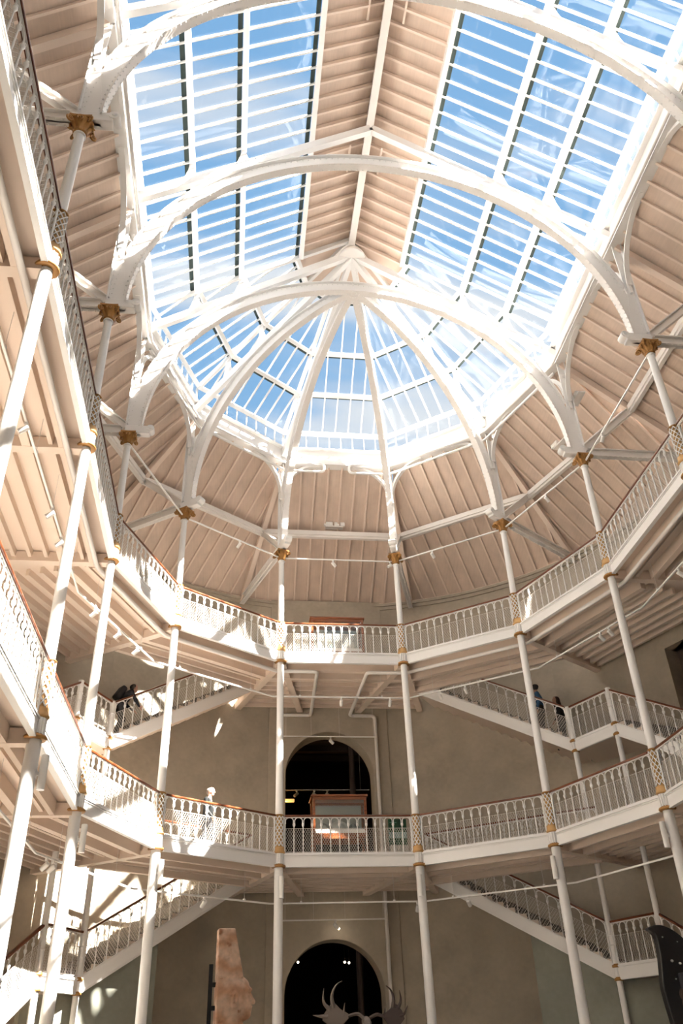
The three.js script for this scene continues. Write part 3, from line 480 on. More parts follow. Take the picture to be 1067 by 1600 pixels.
// ------------------------------------------------------------------ staircases against the apse wall
function stairs(side, base, rise, lowest, which) {
  const P1 = [side * 6.30, -4.83], T = [side * 2.5, -7.6], P2 = [side * 6.92, -3.4], E = [P2[0] + side * 0.306 * 4.7, P2[1] + 0.952 * 4.7];
  const nm = side < 0 ? 'left' : 'right';
  const st = thing('staircase', which + ' white staircase turning at a landing against the ' + nm + ' apse wall', 'staircase', [0, 0, 0], 0, 'apse staircases');
  const lay = (A, B, y0, dy, n, tag2) => {
    const L = Math.hypot(B[0] - A[0], B[1] - A[1]), d = [(B[0] - A[0]) / L, (B[1] - A[1]) / L]; let o = [d[1], -d[0]]; if (o[0] * A[0] + o[1] * A[1] < 0) o = [-o[0], -o[1]];
    obj('string', [beam(V3(A[0], y0 + 0.165, A[1]), V3(B[0], y0 + dy + 0.165, B[1]), 0.07, 0.30), beam(V3(A[0], y0 + 0.31, A[1]), V3(B[0], y0 + dy + 0.31, B[1]), 0.12, 0.035), beam(V3(A[0], y0 + 0.04, A[1]), V3(B[0], y0 + dy + 0.04, B[1]), 0.1, 0.03)], M.white, st);
    for (let i = 0; i < n; i++) {
      const t0 = L * i / n, t1 = L * (i + 1) / n, hw = (t) => { const x = A[0] + d[0] * t, z = A[1] + d[1] * t; return wallHit(x, z, o[0], o[1]) - 0.02; };
      const q = (t, w) => [A[0] + d[0] * t + o[0] * w, A[1] + d[1] * t + o[1] * w], y = y0 + 0.33 + dy * (dy > 0 ? (i + 1) : i) / n - (dy > 0 ? 0 : 0);
      const w0 = hw(t0), w1 = hw(t1), poly = [q(t0, 0.03), q(t1, 0.03), q(t1, w1), q(t0, w0)];
      const s = obj('step', prism(poly, y - Math.abs(dy) / n - 0.16, y - 0.025), M.under, st); obj('tread', prism(poly, y - 0.025, y), M.tread, s); { const e = dy > 0 ? t0 : t1, sg = dy > 0 ? -0.012 : 0.012, we = dy > 0 ? w0 : w1; obj('riser', prism([q(e, 0.03), q(e + sg, 0.03), q(e + sg, we - 0.02), q(e, we - 0.02)], y - Math.abs(dy) / n, y - 0.025), M.tread, s); }
    }
    return { L, d, o };
  };
  const n = 16, up = lay(P1, T, base, rise, n);
  // landing with its two posts
  const o1 = Math.atan2(P1[0], -P1[1]), o2 = Math.atan2(P2[0], -P2[1]);
  const lp = [P1, P2, ...arc(RW - 0.03, o2 + side * 3 * D2R, o1 - side * 2 * D2R, 10)];
  obj('landing', prism(lp, base + 0.1, base + 0.31), M.under, st); obj('landing_tread', prism(lp, base + 0.31, base + 0.33), M.tread, st);
  obj('landing_fascia', [beam(V3(P1[0], base + 0.165, P1[1]), V3(P2[0], base + 0.165, P2[1]), 0.07, 0.30), beam(V3(P1[0], base + 0.31, P1[1]), V3(P2[0], base + 0.31, P2[1]), 0.12, 0.035), beam(V3(P1[0], base + 0.04, P1[1]), V3(P2[0], base + 0.04, P2[1]), 0.1, 0.03)], M.white, st);
  const Lq = Math.hypot(P2[0] - P1[0], P2[1] - P1[1]), dq = [(P2[0] - P1[0]) / Lq, (P2[1] - P1[1]) / Lq];
  for (const p of [P1, P2]) {
    const post = obj('landing_post', rod(V3(p[0], lowest, p[1]), V3(p[0], lowest > 3 ? base + 1.3 : base + 2.73, p[1]), 0.075, 0.07, 14), M.white, st);
    for (const y of [0, 0.28]) obj('gilded_ring', G.ringLow.clone().scale(0.62, 0.9, 0.62).translate(p[0], base + y, p[1]), M.gold, post);
    for (const y of [0.75, 0.95]) obj('band', lathe([[0.07, 0], [0.085, 0.01], [0.085, 0.03], [0.07, 0.04]], 14).translate(p[0], base + y, p[1]), M.white, post);
  }
  const down = lay(P2, E, base, -rise, n);
  const turn = (d) => Math.atan2(-d[1], d[0]);
  const lab = (s) => 'white arcaded ' + s + ' of the ' + which + ' ' + nm + ' staircase', grp = 'staircase balustrades';
  const m = 0.09;
  balustrade(lab('rising flight balustrade'), grp, [P1[0] + up.d[0] * m, base + 0.33 + m * rise / up.L, P1[1] + up.d[1] * m], turn(up.d), up.L - m, 17, rise / up.L);
  balustrade(lab('landing balustrade'), grp, [P1[0] + dq[0] * m, base + 0.33, P1[1] + dq[1] * m], turn(dq), Lq - 2 * m, 6);
  balustrade(lab('descending flight balustrade'), grp, [P2[0] + down.d[0] * m, base + 0.33 - m * rise / down.L, P2[1] + down.d[1] * m], turn(down.d), down.L - m, 17, -rise / down.L);
  if (lowest === 0) {                                            // plastered wall under the rising flight
    const u = setting('wall_under_stairs', 'pale green plastered wall under the ' + nm + ' flight'), t0 = 2.05;
    const A = P1, d = up.d, s = new THREE.Shape(); s.moveTo(-1.2, 0); s.lineTo(t0, 0); s.lineTo(t0, base + 0.02 + t0 * rise / up.L); s.lineTo(0, base + 0.02); s.lineTo(-1.2, base + 0.02); s.closePath();
    obj('plaster', metric(new THREE.ExtrudeGeometry(s, { depth: 0.2, bevelEnabled: false })).translate(0, 0, side > 0 ? 0.1 - 0.0 : -0.2 - 0.1 + 0.0).rotateY(turn(d)).translate(A[0] + up.o[0] * 0.0, 0, A[1] + up.o[1] * 0.0), M.wallGreen, u);
  }
}
for (const s of [-1, 1]) { stairs(s, 8.4, Y.uRing - 8.4, 5.96, 'upper'); stairs(s, 2.9, Y.lRing - 2.9, 0, 'lower'); }

// ------------------------------------------------------------------ pipework
const off = (i, d) => [VERT[i].x + VERT[i].out[0] * d, VERT[i].z + VERT[i].out[1] * d];
for (const sd of [-1, 1]) {
  const idx = sd < 0 ? [2, 3, 4, 5, 6, 7] : [13, 12, 11, 10, 9, 8];
  const ring = (d, y) => idx.map((i) => { const [x, z] = off(i, d); return [x, y, z]; });
  const e = ring(-0.24, 18.30), e2 = ring(-0.24, 17.98).slice(3).reverse();
  tag(obj('eaves_pipe', pipe([...e, [sd * 0.42, 18.30, -5.28], [sd * 0.42, 17.98, -5.28], ...e2], 0.042, 0.12), M.white), 'white pipe under the ' + (sd < 0 ? 'left' : 'right') + ' eaves ending in a loop at the middle of the apse', 'pipe');
  const g = ring(0.30, 11.06), q = sd < 0 ? [[-0.72, 11.06, -5.8], [-0.62, 11.0, -9.25], [-1.6, 11.0, -9.25]] : [[0.76, 11.06, -5.8], [0.66, 11.0, -9.25], [1.5, 11.0, -9.25], [1.52, 0.6, -9.25]];
  tag(obj('gallery_pipe', pipe([...g, ...q], 0.055, 0.14), M.white2), sd < 0 ? 'white pipe slung under the left half of the upper gallery' : 'white pipe under the right half of the upper gallery, dropping beside the arches', 'pipe');
}

// ------------------------------------------------------------------ lighting tracks with spotlights
const spotGeo = join([rbox(0.05, 0.06, 0.05, 0.006, 0, -0.04, 0), new THREE.CylinderGeometry(0.012, 0.012, 0.09, 8).translate(0, -0.09, 0)]);
const canGeo = lathe([[0, 0.09], [0.045, 0.085], [0.05, 0.06], [0.05, -0.09], [0.042, -0.09], [0.04, -0.05], [0, -0.05]], 14).rotateZ(0.9).translate(0.02, -0.16, 0);
const lensGeo = new THREE.CircleGeometry(0.036, 14).rotateX(Math.PI / 2).translate(0, -0.06, 0).rotateZ(0.9).translate(0.02, -0.16, 0), lensMat = std(lin(1, 0.95, 0.85), 0.4, { emissive: lin(1, 0.86, 0.68), emissiveIntensity: 1.5 });
function spot(x, y, z, turn, label, group, power = 0) { const s = thing('track_spotlight', label, 'spotlight', [x, y, z], turn, group); obj('bracket', spotGeo, M.lampWhite, s); obj('lamp_can', canGeo, M.lampWhite, s);
  if (power) { obj('lens', lensGeo, lensMat, s); const L = new THREE.SpotLight(lin(1, 0.86, 0.68), power, 0, 1.05, 1); L.position.set(0.105, -0.235, 0); L.target.position.set(1.6, -1.1, 0); L.castShadow = true; L.shadow.radius = 2; s.add(L, L.target); }
  return s; }
const tracks = [
  [14.72, 0.02, 5, 11, 'thin lighting track between the gilded capitals', [[7, 0.45], [7, 0.95], [8, 0.35], [6, 0.55], [9, 0.55], [10, 0.3]], 'spotlights between the capitals', null],
  [10.4, 0.62, 3, 13, 'white lighting track hung under the upper gallery', [[4, 0.2], [4, 0.45], [5, 0.2], [5, 0.5], [5, 0.75], [7, 0.5], [7, 0.86], [8, 0.25], [8, 0.45], [9, 0.62], [9, 0.7], [10, 0.45], [10, 0.52], [3, 0.6]], 'spotlights under the upper gallery', 11.2],
  [4.9, 0.62, 3, 13, 'white lighting track hung under the lower gallery', [[4, 0.6], [5, 0.1], [5, 0.16], [6, 0.5], [7, 0.95], [8, 0.3], [10, 0.3], [10, 0.45]], 'spotlights under the lower gallery', 5.65],
];
for (const [y, d, i0, i1, label, spots, grp, hang] of tracks) {
  for (let i = i0; i < i1; i++) {
    const a = off(i, d), b = off(i + 1, d), sg = SEG[i], t = thing('lighting_track', label + (sg.apse ? { la: ', left shoulder of the apse', ab: ', left of the doorways', bc: ', before the doorways', cd: ', right of the doorways', dr: ', right shoulder of the apse' }[sg.name] : ', ' + nth[Math.min(sg.a.nave, sg.b.nave)] + ' bay on the ' + sg.name), 'lighting track', [a[0], y, a[1]], Math.atan2(-(b[1] - a[1]), b[0] - a[0]), label);
    const L = Math.hypot(b[0] - a[0], b[1] - a[1]);
    obj('rail', [box(L, 0.035, 0.038, L / 2, 0, 0)], M.lampWhite, t);
    if (hang) for (const f of [0.2, 0.8]) { obj('hanger', [rod(V3(L * f, 0, 0), V3(L * f, hang - y + 0.05, 0), 0.004, 0.004, 5)], M.white2, t); obj('clip', box(0.05, 0.06, 0.05, L * f, 0.02, 0), M.lampWhite, t); }
  }
  for (const [i, f] of spots) { const a = off(i, d), b = off(i + 1, d); spot(a[0] + (b[0] - a[0]) * f, y, a[1] + (b[1] - a[1]) * f, hang ? Math.atan2(-SEG[i].out[1], SEG[i].out[0]) : rnd() * 6, grp.replace('spotlights', 'small white spotlight on the track'), grp, 0); }
}
for (const [y, up, n] of [[10.14, 11.1, 'upper'], [4.87, 5.6, 'lower']]) {
  const t = thing('lighting_track', 'short lighting track hung before the ' + n + ' arched doorway', 'lighting track', [-1.55, y, -8.8]);
  obj('rail', box(3.0, 0.035, 0.035, 1.5, 0, 0), M.lampWhite, t); for (const x of [0.1, 0.9, 1.8, 2.9]) obj('hanger', rod(V3(x, 0, 0), V3(x, up - y, 0), 0.004, 0.004, 5), M.white2, t);
  const s = spot(-0.03, y, -8.8, 0.4, n === 'upper' ? 'white spotlight before the upper arched doorway' : 'lit spotlight before the lower arched doorway', 'spotlights before the doorways');
  if (n === 'lower') { const lm = std(lin(1, 0.93, 0.8), 0.4, { emissive: lin(1, 0.86, 0.62), emissiveIntensity: 2 }); obj('lens', new THREE.SphereGeometry(0.038, 12, 8).translate(0.1, -0.22, 0), lm, s); const L = new THREE.PointLight(lin(1, 0.88, 0.7), 0.1); L.position.set(0.17, -0.26, 0.04); L.castShadow = true; s.add(L); }
}
// track and lamps inside the upper and lower rooms
{
  const t = thing('lighting_track', 'lighting track inside the dark room behind the upper doorway', 'lighting track', [-1.5, 9.3, -11.8]); obj('rail', box(3.2, 0.03, 0.03, 1.5, 0, 0), M.lampWhite, t); obj('hanger', [rod(V3(0.2, 0, 0), V3(0.2, 1.8, 0), 0.004), rod(V3(2.8, 0, 0), V3(2.8, 1.8, 0), 0.004)], M.lampWhite, t);
  for (const x of [-1.4, -0.9, -0.3, 0.15]) spot(x, 9.3, -11.8, x * 3, 'spotlight inside the dark room behind the upper doorway', 'spotlights in the upper room');
  const lo = thing('ceiling_lamp', 'long orange lamp glowing in the room behind the upper doorway', 'lamp', [-1.25, 9.05, -12.2]); obj('lamp_body', rbox(0.6, 0.1, 0.12, 0.02), std(lin(0.8, 0.4, 0.12), 0.5, { emissive: lin(1, 0.5, 0.16), emissiveIntensity: 0.5 }), lo); obj('rod', rod(V3(0, 0, 0), V3(0, 2.0, 0), 0.01), M.darkWood, lo);
  const pl = new THREE.PointLight(lin(1, 0.55, 0.2), 0.35); pl.position.set(0, -0.12, 0.1); pl.castShadow = true; lo.add(pl);
  for (const [x, y] of [[-1.0, 4.25], [-0.78, 4.23], [0.72, 4.2], [0.86, 4.18]]) { const s = thing('ceiling_lamp', 'small bright lamp in the dark room behind the lower doorway', 'lamp', [x, y, -13], 0, 'lamps in the lower room'); obj('bulb', new THREE.SphereGeometry(0.035, 10, 8), std(lin(1, 0.9, 0.8), 0.4, { emissive: lin(1, 0.85, 0.65), emissiveIntensity: 2.5 }), s); obj('stem', rod(V3(0, 0.02, 0), V3(0, 5.4 - y, 0), 0.006), M.darkWood, s); const p = new THREE.PointLight(lin(1, 0.85, 0.65), 0.06); p.position.y = -0.06; s.add(p); p.castShadow = true; }
}
// white tubular loudspeakers on the columns under the lower gallery
[3, 4, 5, 6, 7, 8, 9, 10, 11, 12].forEach((i) => {
  const v = VERT[i], s = thing('tube_speaker', 'white tubular loudspeaker on a column, ' + spotOf(v), 'speaker', [v.x, 5.05, v.z], Math.atan2(v.out[1], -v.out[0]), 'speakers on the columns');
  const f = [9, 8, 7, 6].includes(i) ? 0.7 : 1;
  obj('tube', [new THREE.CylinderGeometry(0.06, 0.06, 0.5, 16).translate(0.2, 0.1, 0), new THREE.SphereGeometry(0.06, 14, 6, 0, Math.PI * 2, 0, Math.PI / 2).scale(1, 0.3, 1).translate(0.2, 0.35, 0)], M.lampWhite, s); obj('arm', [box(0.12, 0.05, 0.05, 0.14, 0.08, 0), box(0.03, 0.12, 0.09, 0.1, 0.08, 0)], M.lampWhite, s);
});
// emergency light boxes on the purlins
for (const [x, y, z, t, n, lab] of [[0.05, 17.12, -7.28, 0, 3, 'white emergency light boxes on the purlin facing the nave'], [6.36, 17.12, -0.05, -1.57, 2, 'white box lamps on the purlin by the right row'], [6.55, 17.12, -2.1, -1.3, 1, 'single white box lamp on the right apse purlin']]) {
  const b = thing('emergency_light', lab, 'light box', [x, y, z], t); for (let i = 0; i < n; i++) obj('box', rbox(i ? 0.16 : 0.3, 0.15, 0.1, 0.015, (i ? 0.09 + 0.2 * i : 0) - 0.16, 0, 0.12), M.lampWhite, b); obj('mount', box(0.6, 0.04, 0.2, 0.05, -0.09, 0.05), M.white2, b);
}

// ------------------------------------------------------------------ display cases and panel on the galleries
function showcase(y, z, x0, x1, H, base, label, items) {
  const w = x1 - x0, d = 0.75, c = thing('display_case', label, 'display case', [(x0 + x1) / 2, y, z - d / 2]);
  for (const x of [-1, 1]) for (const k of [-1, 1]) obj('post', metric(box(0.07, H, 0.07, x * (w / 2 - 0.035), H / 2, k * (d / 2 - 0.035))), M.oak, c);
  for (const k of [-1, 1]) { obj('top_rail', metric(box(w - 0.14, 0.08, 0.07, 0, H - 0.04, k * (d / 2 - 0.035))), M.oak, c); obj('lower_rail', metric(box(w - 0.14, 0.14, 0.06, 0, base - 0.16, k * (d / 2 - 0.035))), M.oak, c); }
  obj('cornice', metric(rbox(w + 0.08, 0.06, d + 0.08, 0.015, 0, H + 0.03, 0)), M.oak, c);
  obj('plinth_board', box(w - 0.1, 0.1, d - 0.06, 0, base - 0.03, 0), M.lampWhite, c); obj('back_board', box(w - 0.12, H - base - 0.1, 0.02, 0, (H + base) / 2, -d / 2 + 0.06), std(lin(0.35, 0.36, 0.34), 0.6), c);
  obj('front_pane', box(w - 0.14, H - base - 0.1, 0.008, 0, (H + base) / 2, d / 2 - 0.03), M.caseGlass, c);
  for (const x of [-1, 1]) obj('side_pane', box(0.008, H - base - 0.1, d - 0.14, x * (w / 2 - 0.03), (H + base) / 2, 0), M.caseGlass, c);
  return c;
}
const lowCase = showcase(5.96, -6.5, -0.84, 0.66, 1.7, 0.82, 'red-brown wooden glass case on the lower gallery, before the arch');
const upCase = showcase(11.52, -6.5, -0.82, 0.83, 1.62, 0.62, 'wooden glass case standing on the upper gallery');
{
  const stone = std(lin(0.62, 0.58, 0.52), 0.7), teal = std(lin(0.25, 0.42, 0.42), 0.4);
  const vase = lathe([[0, 0], [0.07, 0], [0.05, 0.04], [0.12, 0.2], [0.1, 0.32], [0.05, 0.38], [0.07, 0.42], [0.055, 0.42], [0, 0.36]], 20);
  for (const [p, k, m, lab] of [[[-0.55, 12.16, -6.85], 0.9, stone, 'pale stone vase at the left end of the upper case'], [[-0.15, 12.16, -6.9], 0.7, teal, 'small teal vase in the upper case'], [[0.45, 12.16, -6.85], 1.0, stone, 'pale stone vase at the right end of the upper case']]) { const v = obj('vase', vase, m); v.position.set(...p); v.scale.setScalar(k); tag(v, lab, 'vase'); }
  const rock = (r, sd) => { const g = new THREE.IcosahedronGeometry(r, 3), p = g.attributes.position; for (let i = 0; i < p.count; i++) { const v = V3(p.getX(i), p.getY(i), p.getZ(i)), k = 1 + 0.35 * fbm(v.x / r + sd, v.y / r, v.z / r, 3); p.setXYZ(i, v.x * k * 1.3, Math.max(-r * 0.55, v.y * k) + r * 0.55, v.z * k); } g.computeVertexNormals(); return g; };
  for (const [x, r, c, lab] of [[-0.45, 0.16, 0.3, 'grey mineral boulder at the left of the lower case'], [0.0, 0.2, 0.45, 'large pale mineral specimen in the middle of the lower case'], [0.4, 0.14, 0.2, 'dark mineral specimen at the right of the lower case']]) { const o = obj('mineral', rock(r, x * 9), std(lin(c, c * 0.97, c * 0.92), 0.6)); o.position.set(x - 0.08, 6.8, -6.9); tag(o, lab, 'mineral'); }
  const gp = thing('green_panel', 'dark green freestanding panel with a pale band beside the case', 'panel', [1.62, 5.96, -7.2]);
  obj('board', rbox(0.52, 0.72, 0.04, 0.01, 0, 0.9, 0), std(lin(0.012, 0.07, 0.025), 0.35), gp); obj('pale_band', box(0.5, 0.16, 0.005, 0, 0.82, 0.022), std(lin(0.30, 0.45, 0.42), 0.5), gp); obj('emblem', [box(0.2, 0.012, 0.005, -0.12, 1.16, 0.022), box(0.07, 0.07, 0.005, -0.12, 1.02, 0.022)], std(lin(0.15, 0.35, 0.25), 0.5), gp); obj('stand', [box(0.5, 0.5, 0.3, 0, 0.28, -0.02), box(0.56, 0.04, 0.4, 0, 0.02, -0.02)], M.wallPale, gp);
}

// ------------------------------------------------------------------ smooth meshes from distance fields
function nets(sdf, lo, hi, cell, color) {
  const n = [0, 1, 2].map((i) => Math.ceil((hi[i] - lo[i]) / cell) + 1), [nx, ny, nz] = n, F = new Float32Array(nx * ny * nz), id = (i, j, k) => (k * ny + j) * nx + i;
  for (let k = 0; k < nz; k++) for (let j = 0; j < ny; j++) for (let i = 0; i < nx; i++) F[id(i, j, k)] = sdf(lo[0] + i * cell, lo[1] + j * cell, lo[2] + k * cell);
  const vid = new Int32Array(nx * ny * nz).fill(-1), P = [], I = [];
  for (let k = 0; k < nz - 1; k++) for (let j = 0; j < ny - 1; j++) for (let i = 0; i < nx - 1; i++) {
    let c = 0, x = 0, y = 0, z = 0, s0 = 0;
    const f = []; for (let q = 0; q < 8; q++) { f[q] = F[id(i + (q & 1), j + (q >> 1 & 1), k + (q >> 2))]; if (f[q] < 0) s0++; }
    if (s0 === 0 || s0 === 8) continue;
    for (let a = 0; a < 8; a++) for (const b of [1, 2, 4]) if (!(a & b)) { const e = a | b; if ((f[a] < 0) !== (f[e] < 0)) { const t = f[a] / (f[a] - f[e]); x += (a & 1) + (b === 1 ? t : 0); y += (a >> 1 & 1) + (b === 2 ? t : 0); z += (a >> 2) + (b === 4 ? t : 0); c++; } }
    vid[id(i, j, k)] = P.length / 3; P.push(lo[0] + (i + x / c) * cell, lo[1] + (j + y / c) * cell, lo[2] + (k + z / c) * cell);
  }
  for (let k = 1; k < nz - 1; k++) for (let j = 1; j < ny - 1; j++) for (let i = 1; i < nx - 1; i++) {
    const s = F[id(i, j, k)] < 0;
    const face = (t, a, b, c, d) => { if (t === s) return; if (Math.min(a, b, c, d) < 0) return; if (s) I.push(a, b, c, a, c, d); else I.push(a, c, b, a, d, c); };
    face(F[id(i + 1, j, k)] < 0, vid[id(i, j - 1, k - 1)], vid[id(i, j, k - 1)], vid[id(i, j, k)], vid[id(i, j - 1, k)]);
    face(F[id(i, j + 1, k)] < 0, vid[id(i - 1, j, k - 1)], vid[id(i - 1, j, k)], vid[id(i, j, k)], vid[id(i, j, k - 1)]);
    face(F[id(i, j, k + 1)] < 0, vid[id(i - 1, j - 1, k)], vid[id(i, j - 1, k)], vid[id(i, j, k)], vid[id(i - 1, j, k)]);
  }
  const g = new THREE.BufferGeometry(); g.setAttribute('position', new THREE.Float32BufferAttribute(P, 3)); g.setIndex(I); g.computeVertexNormals();
  if (color) { const C = new Float32Array(P.length); for (let v = 0; v < P.length / 3; v++) { const c = color(P[3 * v], P[3 * v + 1], P[3 * v + 2]); C.set(c, 3 * v); } g.setAttribute('color', new THREE.BufferAttribute(C, 3)); }
  return g;
}
const smin = (a, b, k) => { const h = Math.max(k - Math.abs(a - b), 0) / k; return Math.min(a, b) - h * h * k / 4; };
function capsule(b, x, y, z) { const [a, c, ra, rb] = b, dx = c[0] - a[0], dy = c[1] - a[1], dz = c[2] - a[2], L = dx * dx + dy * dy + dz * dz || 1e-9, t = clamp(((x - a[0]) * dx + (y - a[1]) * dy + (z - a[2]) * dz) / L); return Math.hypot(x - a[0] - dx * t, y - a[1] - dy * t, z - a[2] - dz * t) - (ra + (rb - ra) * t); }
function boneMesh(bones, cell, k, pad = 0.03) {
  const lo = [9, 9, 9], hi = [-9, -9, -9]; for (const [a, c, ra, rb] of bones) for (let i = 0; i < 3; i++) { lo[i] = Math.min(lo[i], a[i] - ra, c[i] - rb); hi[i] = Math.max(hi[i], a[i] + ra, c[i] + rb); }
  for (let i = 0; i < 3; i++) { lo[i] -= pad; hi[i] += pad; }
  return nets((x, y, z) => { let d = 9; for (const b of bones) d = smin(d, capsule(b, x, y, z), k); return d; }, lo, hi, cell, (x, y, z) => { let m = 9, c = null; for (const b of bones) { const d = capsule(b, x, y, z); if (d < m) { m = d; c = b[4]; } } return c; });
}
const mergeV = (gs) => mergeGeometries(gs.map((g) => { g = g.toNonIndexed(); g.deleteAttribute('uv'); return g; }));
const bodyMat = std(lin(1, 1, 1), 0.75, { vertexColors: true });
function person(o) {                                             // faces +x, feet at y = 0; all joints in metres
  const { H = 1.75, skin, top, legs, shoe, hair, lean = 0, hips = [0, 0.93, 0], look = 0 } = o, s = H / 1.75;
  const c = Math.cos(lean), sn = Math.sin(lean), T = (x, y, z) => [hips[0] + (x * c + (y - 0.93) * sn), hips[1] + (-x * sn + (y - 0.93) * c), z];
  const B = [], add = (a, b, ra, rb, col) => B.push([a, b, ra, rb, col]);
  add(T(0, 0.95, -0.07), T(0, 0.95, 0.07), 0.115, 0.115, legs); add(T(0.0, 1.0, 0), T(0.01, 1.22, 0), 0.125, 0.135, top);
  add(T(0.0, 1.28, -0.09), T(0.0, 1.28, 0.09), 0.11, 0.11, top); add(T(-0.01, 1.40, -0.15), T(-0.01, 1.40, 0.15), 0.068, 0.068, top); add(T(0, 1.40, 0), T(0.02, 1.52, 0), 0.062, 0.052, skin);
  for (const [z, kn, an, toe] of o.leg) { add([hips[0], hips[1] - 0.02, z], kn, 0.095, 0.062, legs); add(kn, an, 0.062, 0.042, legs); add([an[0] - 0.03, an[1] - 0.045, an[2]], toe, 0.042, 0.035, shoe); }
  const hands = [];
  for (const [side, el, wr, dir] of o.arm) { const sh = T(-0.01, 1.39, side * 0.18); add(sh, el, 0.058, 0.045, top); add(el, wr, 0.045, 0.032, top); hands.push([wr, dir, side]); }
  const geos = [boneMesh(B, 0.017, 0.045)];
  // head with a grid of its own
  const hc = T(0.035, 1.635, 0), hs = [], L = (x, y, z) => { const cl = Math.cos(look), sl = Math.sin(look); return [hc[0] + x * cl + z * sl, hc[1] + y, hc[2] - x * sl + z * cl]; };
  const dark = skin.map((v) => v * 0.45), eye = [0.02, 0.015, 0.01], lip = [skin[0] * 0.8, skin[1] * 0.5, skin[2] * 0.45];
  hs.push([L(-0.015, 0.02, 0), L(0.01, 0.03, 0), 0.086, 0.082, skin], [L(0.03, -0.03, 0), L(0.04, -0.075, 0), 0.062, 0.042, skin], [L(-0.02, -0.08, 0), L(-0.03, -0.15, 0), 0.05, 0.052, skin], [L(0.085, 0.012, 0), L(0.105, -0.025, 0), 0.009, 0.014, skin], [L(0.08, -0.058, -0.02), L(0.08, -0.058, 0.02), 0.007, 0.007, lip]);
  for (const z of [-1, 1]) hs.push([L(0.076, 0.01, z * 0.033), L(0.078, 0.01, z * 0.033), 0.010, 0.010, eye], [L(0.0, 0.01, z * 0.084), L(-0.005, -0.03, z * 0.082), 0.014, 0.010, dark.map((v, i) => skin[i] * 0.9)]);
  geos.push(boneMesh(hs, 0.006, 0.02));
  for (const [wr, dir, side] of hands) {                          // palm, four fingers of their own length and a thumb from the side
    const d = V3(...dir).normalize(), w = V3(1, 0, 0).sub(d.clone().multiplyScalar(d.x)).normalize(), n = d.clone().cross(w), P = (a, b, e) => { const v = V3(...wr).addScaledVector(d, a).addScaledVector(w, b).addScaledVector(n, e * side); return [v.x, v.y, v.z]; }, hb = [];
    hb.push([P(0, 0, 0), P(0.03, 0, 0), 0.026, 0.028, skin], [P(0.03, -0.022, 0), P(0.085, -0.026, 0), 0.016, 0.012, skin], [P(0.03, 0.018, 0), P(0.085, 0.026, 0), 0.016, 0.012, skin], [P(0.04, 0, 0), P(0.085, 0, 0), 0.016, 0.012, skin]);
    [[0.030, 0.068], [0.010, 0.078], [-0.010, 0.072], [-0.029, 0.056]].forEach(([b, len]) => hb.push([P(0.085, b, 0), P(0.085 + len * 0.5, b * 1.05, 0.008), 0.0088, 0.0085, skin], [P(0.085 + len * 0.5, b * 1.05, 0.008), P(0.085 + len * 0.9, b, 0.03), 0.0085, 0.0075, skin]));
    hb.push([P(0.02, 0.026, 0.004), P(0.055, 0.052, 0.015), 0.012, 0.0105, skin], [P(0.055, 0.052, 0.015), P(0.085, 0.056, 0.024), 0.0105, 0.009, skin]);
    geos.push(boneMesh(hb, 0.0045, 0.008, 0.015));
  }
  const t = thing('person', o.label, 'person', o.at, o.turn, undefined); t.scale.setScalar(s);
  obj('body', mergeV(geos), bodyMat, t);
  // hair as a shell over the skull
  const hb2 = o.hairBones(L); obj('hair', boneMesh(hb2.map((b) => [...b, hair]), 0.008, 0.025), bodyMat, t);
  if (o.extra) o.extra(t, T);
  return t;
}
const shortHair = (L) => [[L(-0.045, 0.035, -0.03), L(-0.045, 0.035, 0.03), 0.072, 0.072], [L(-0.02, 0.075, 0), L(0.02, 0.085, 0), 0.05, 0.038], [L(-0.065, -0.03, -0.03), L(-0.065, -0.03, 0.03), 0.04, 0.04]];
const cropHair = (L) => [[L(-0.058, 0.03, -0.03), L(-0.058, 0.03, 0.03), 0.058, 0.058], [L(-0.07, -0.03, -0.025), L(-0.07, -0.03, 0.025), 0.036, 0.036]];
const longHair = (L) => [...shortHair(L), [L(-0.05, 0, -0.06), L(-0.05, -0.28, -0.09), 0.05, 0.05], [L(-0.05, 0, 0.06), L(-0.05, -0.28, 0.09), 0.05, 0.05], [L(-0.075, 0, 0), L(-0.1, -0.3, 0), 0.06, 0.07]];
const skinA = [0.62, 0.36, 0.27], skinB = [0.42, 0.24, 0.17];
person({ label: 'person with cropped grey hair in a dark jacket walking along the lower gallery', at: [-3.68, 5.955, -5.72], turn: -0.42 + 0.1, H: 1.76, skin: skinA, top: [0.008, 0.009, 0.009], legs: [0.02, 0.021, 0.027], shoe: [0.02, 0.018, 0.016], hair: [0.18, 0.15, 0.13], lean: 0.06, hips: [0, 0.91, 0], hairBones: cropHair,
  leg: [[-0.09, [0.16, 0.5, -0.09], [0.20, 0.085, -0.09], [0.35, 0.045, -0.09]], [0.09, [-0.02, 0.49, 0.09], [-0.3, 0.16, 0.09], [-0.17, 0.045, 0.09]]],
  arm: [[-1, [-0.13, 1.13, -0.23], [-0.02, 0.9, -0.24], [0.25, -1, 0]], [1, [0.06, 1.1, 0.23], [0.22, 0.92, 0.2], [0.6, -0.8, 0]]] });
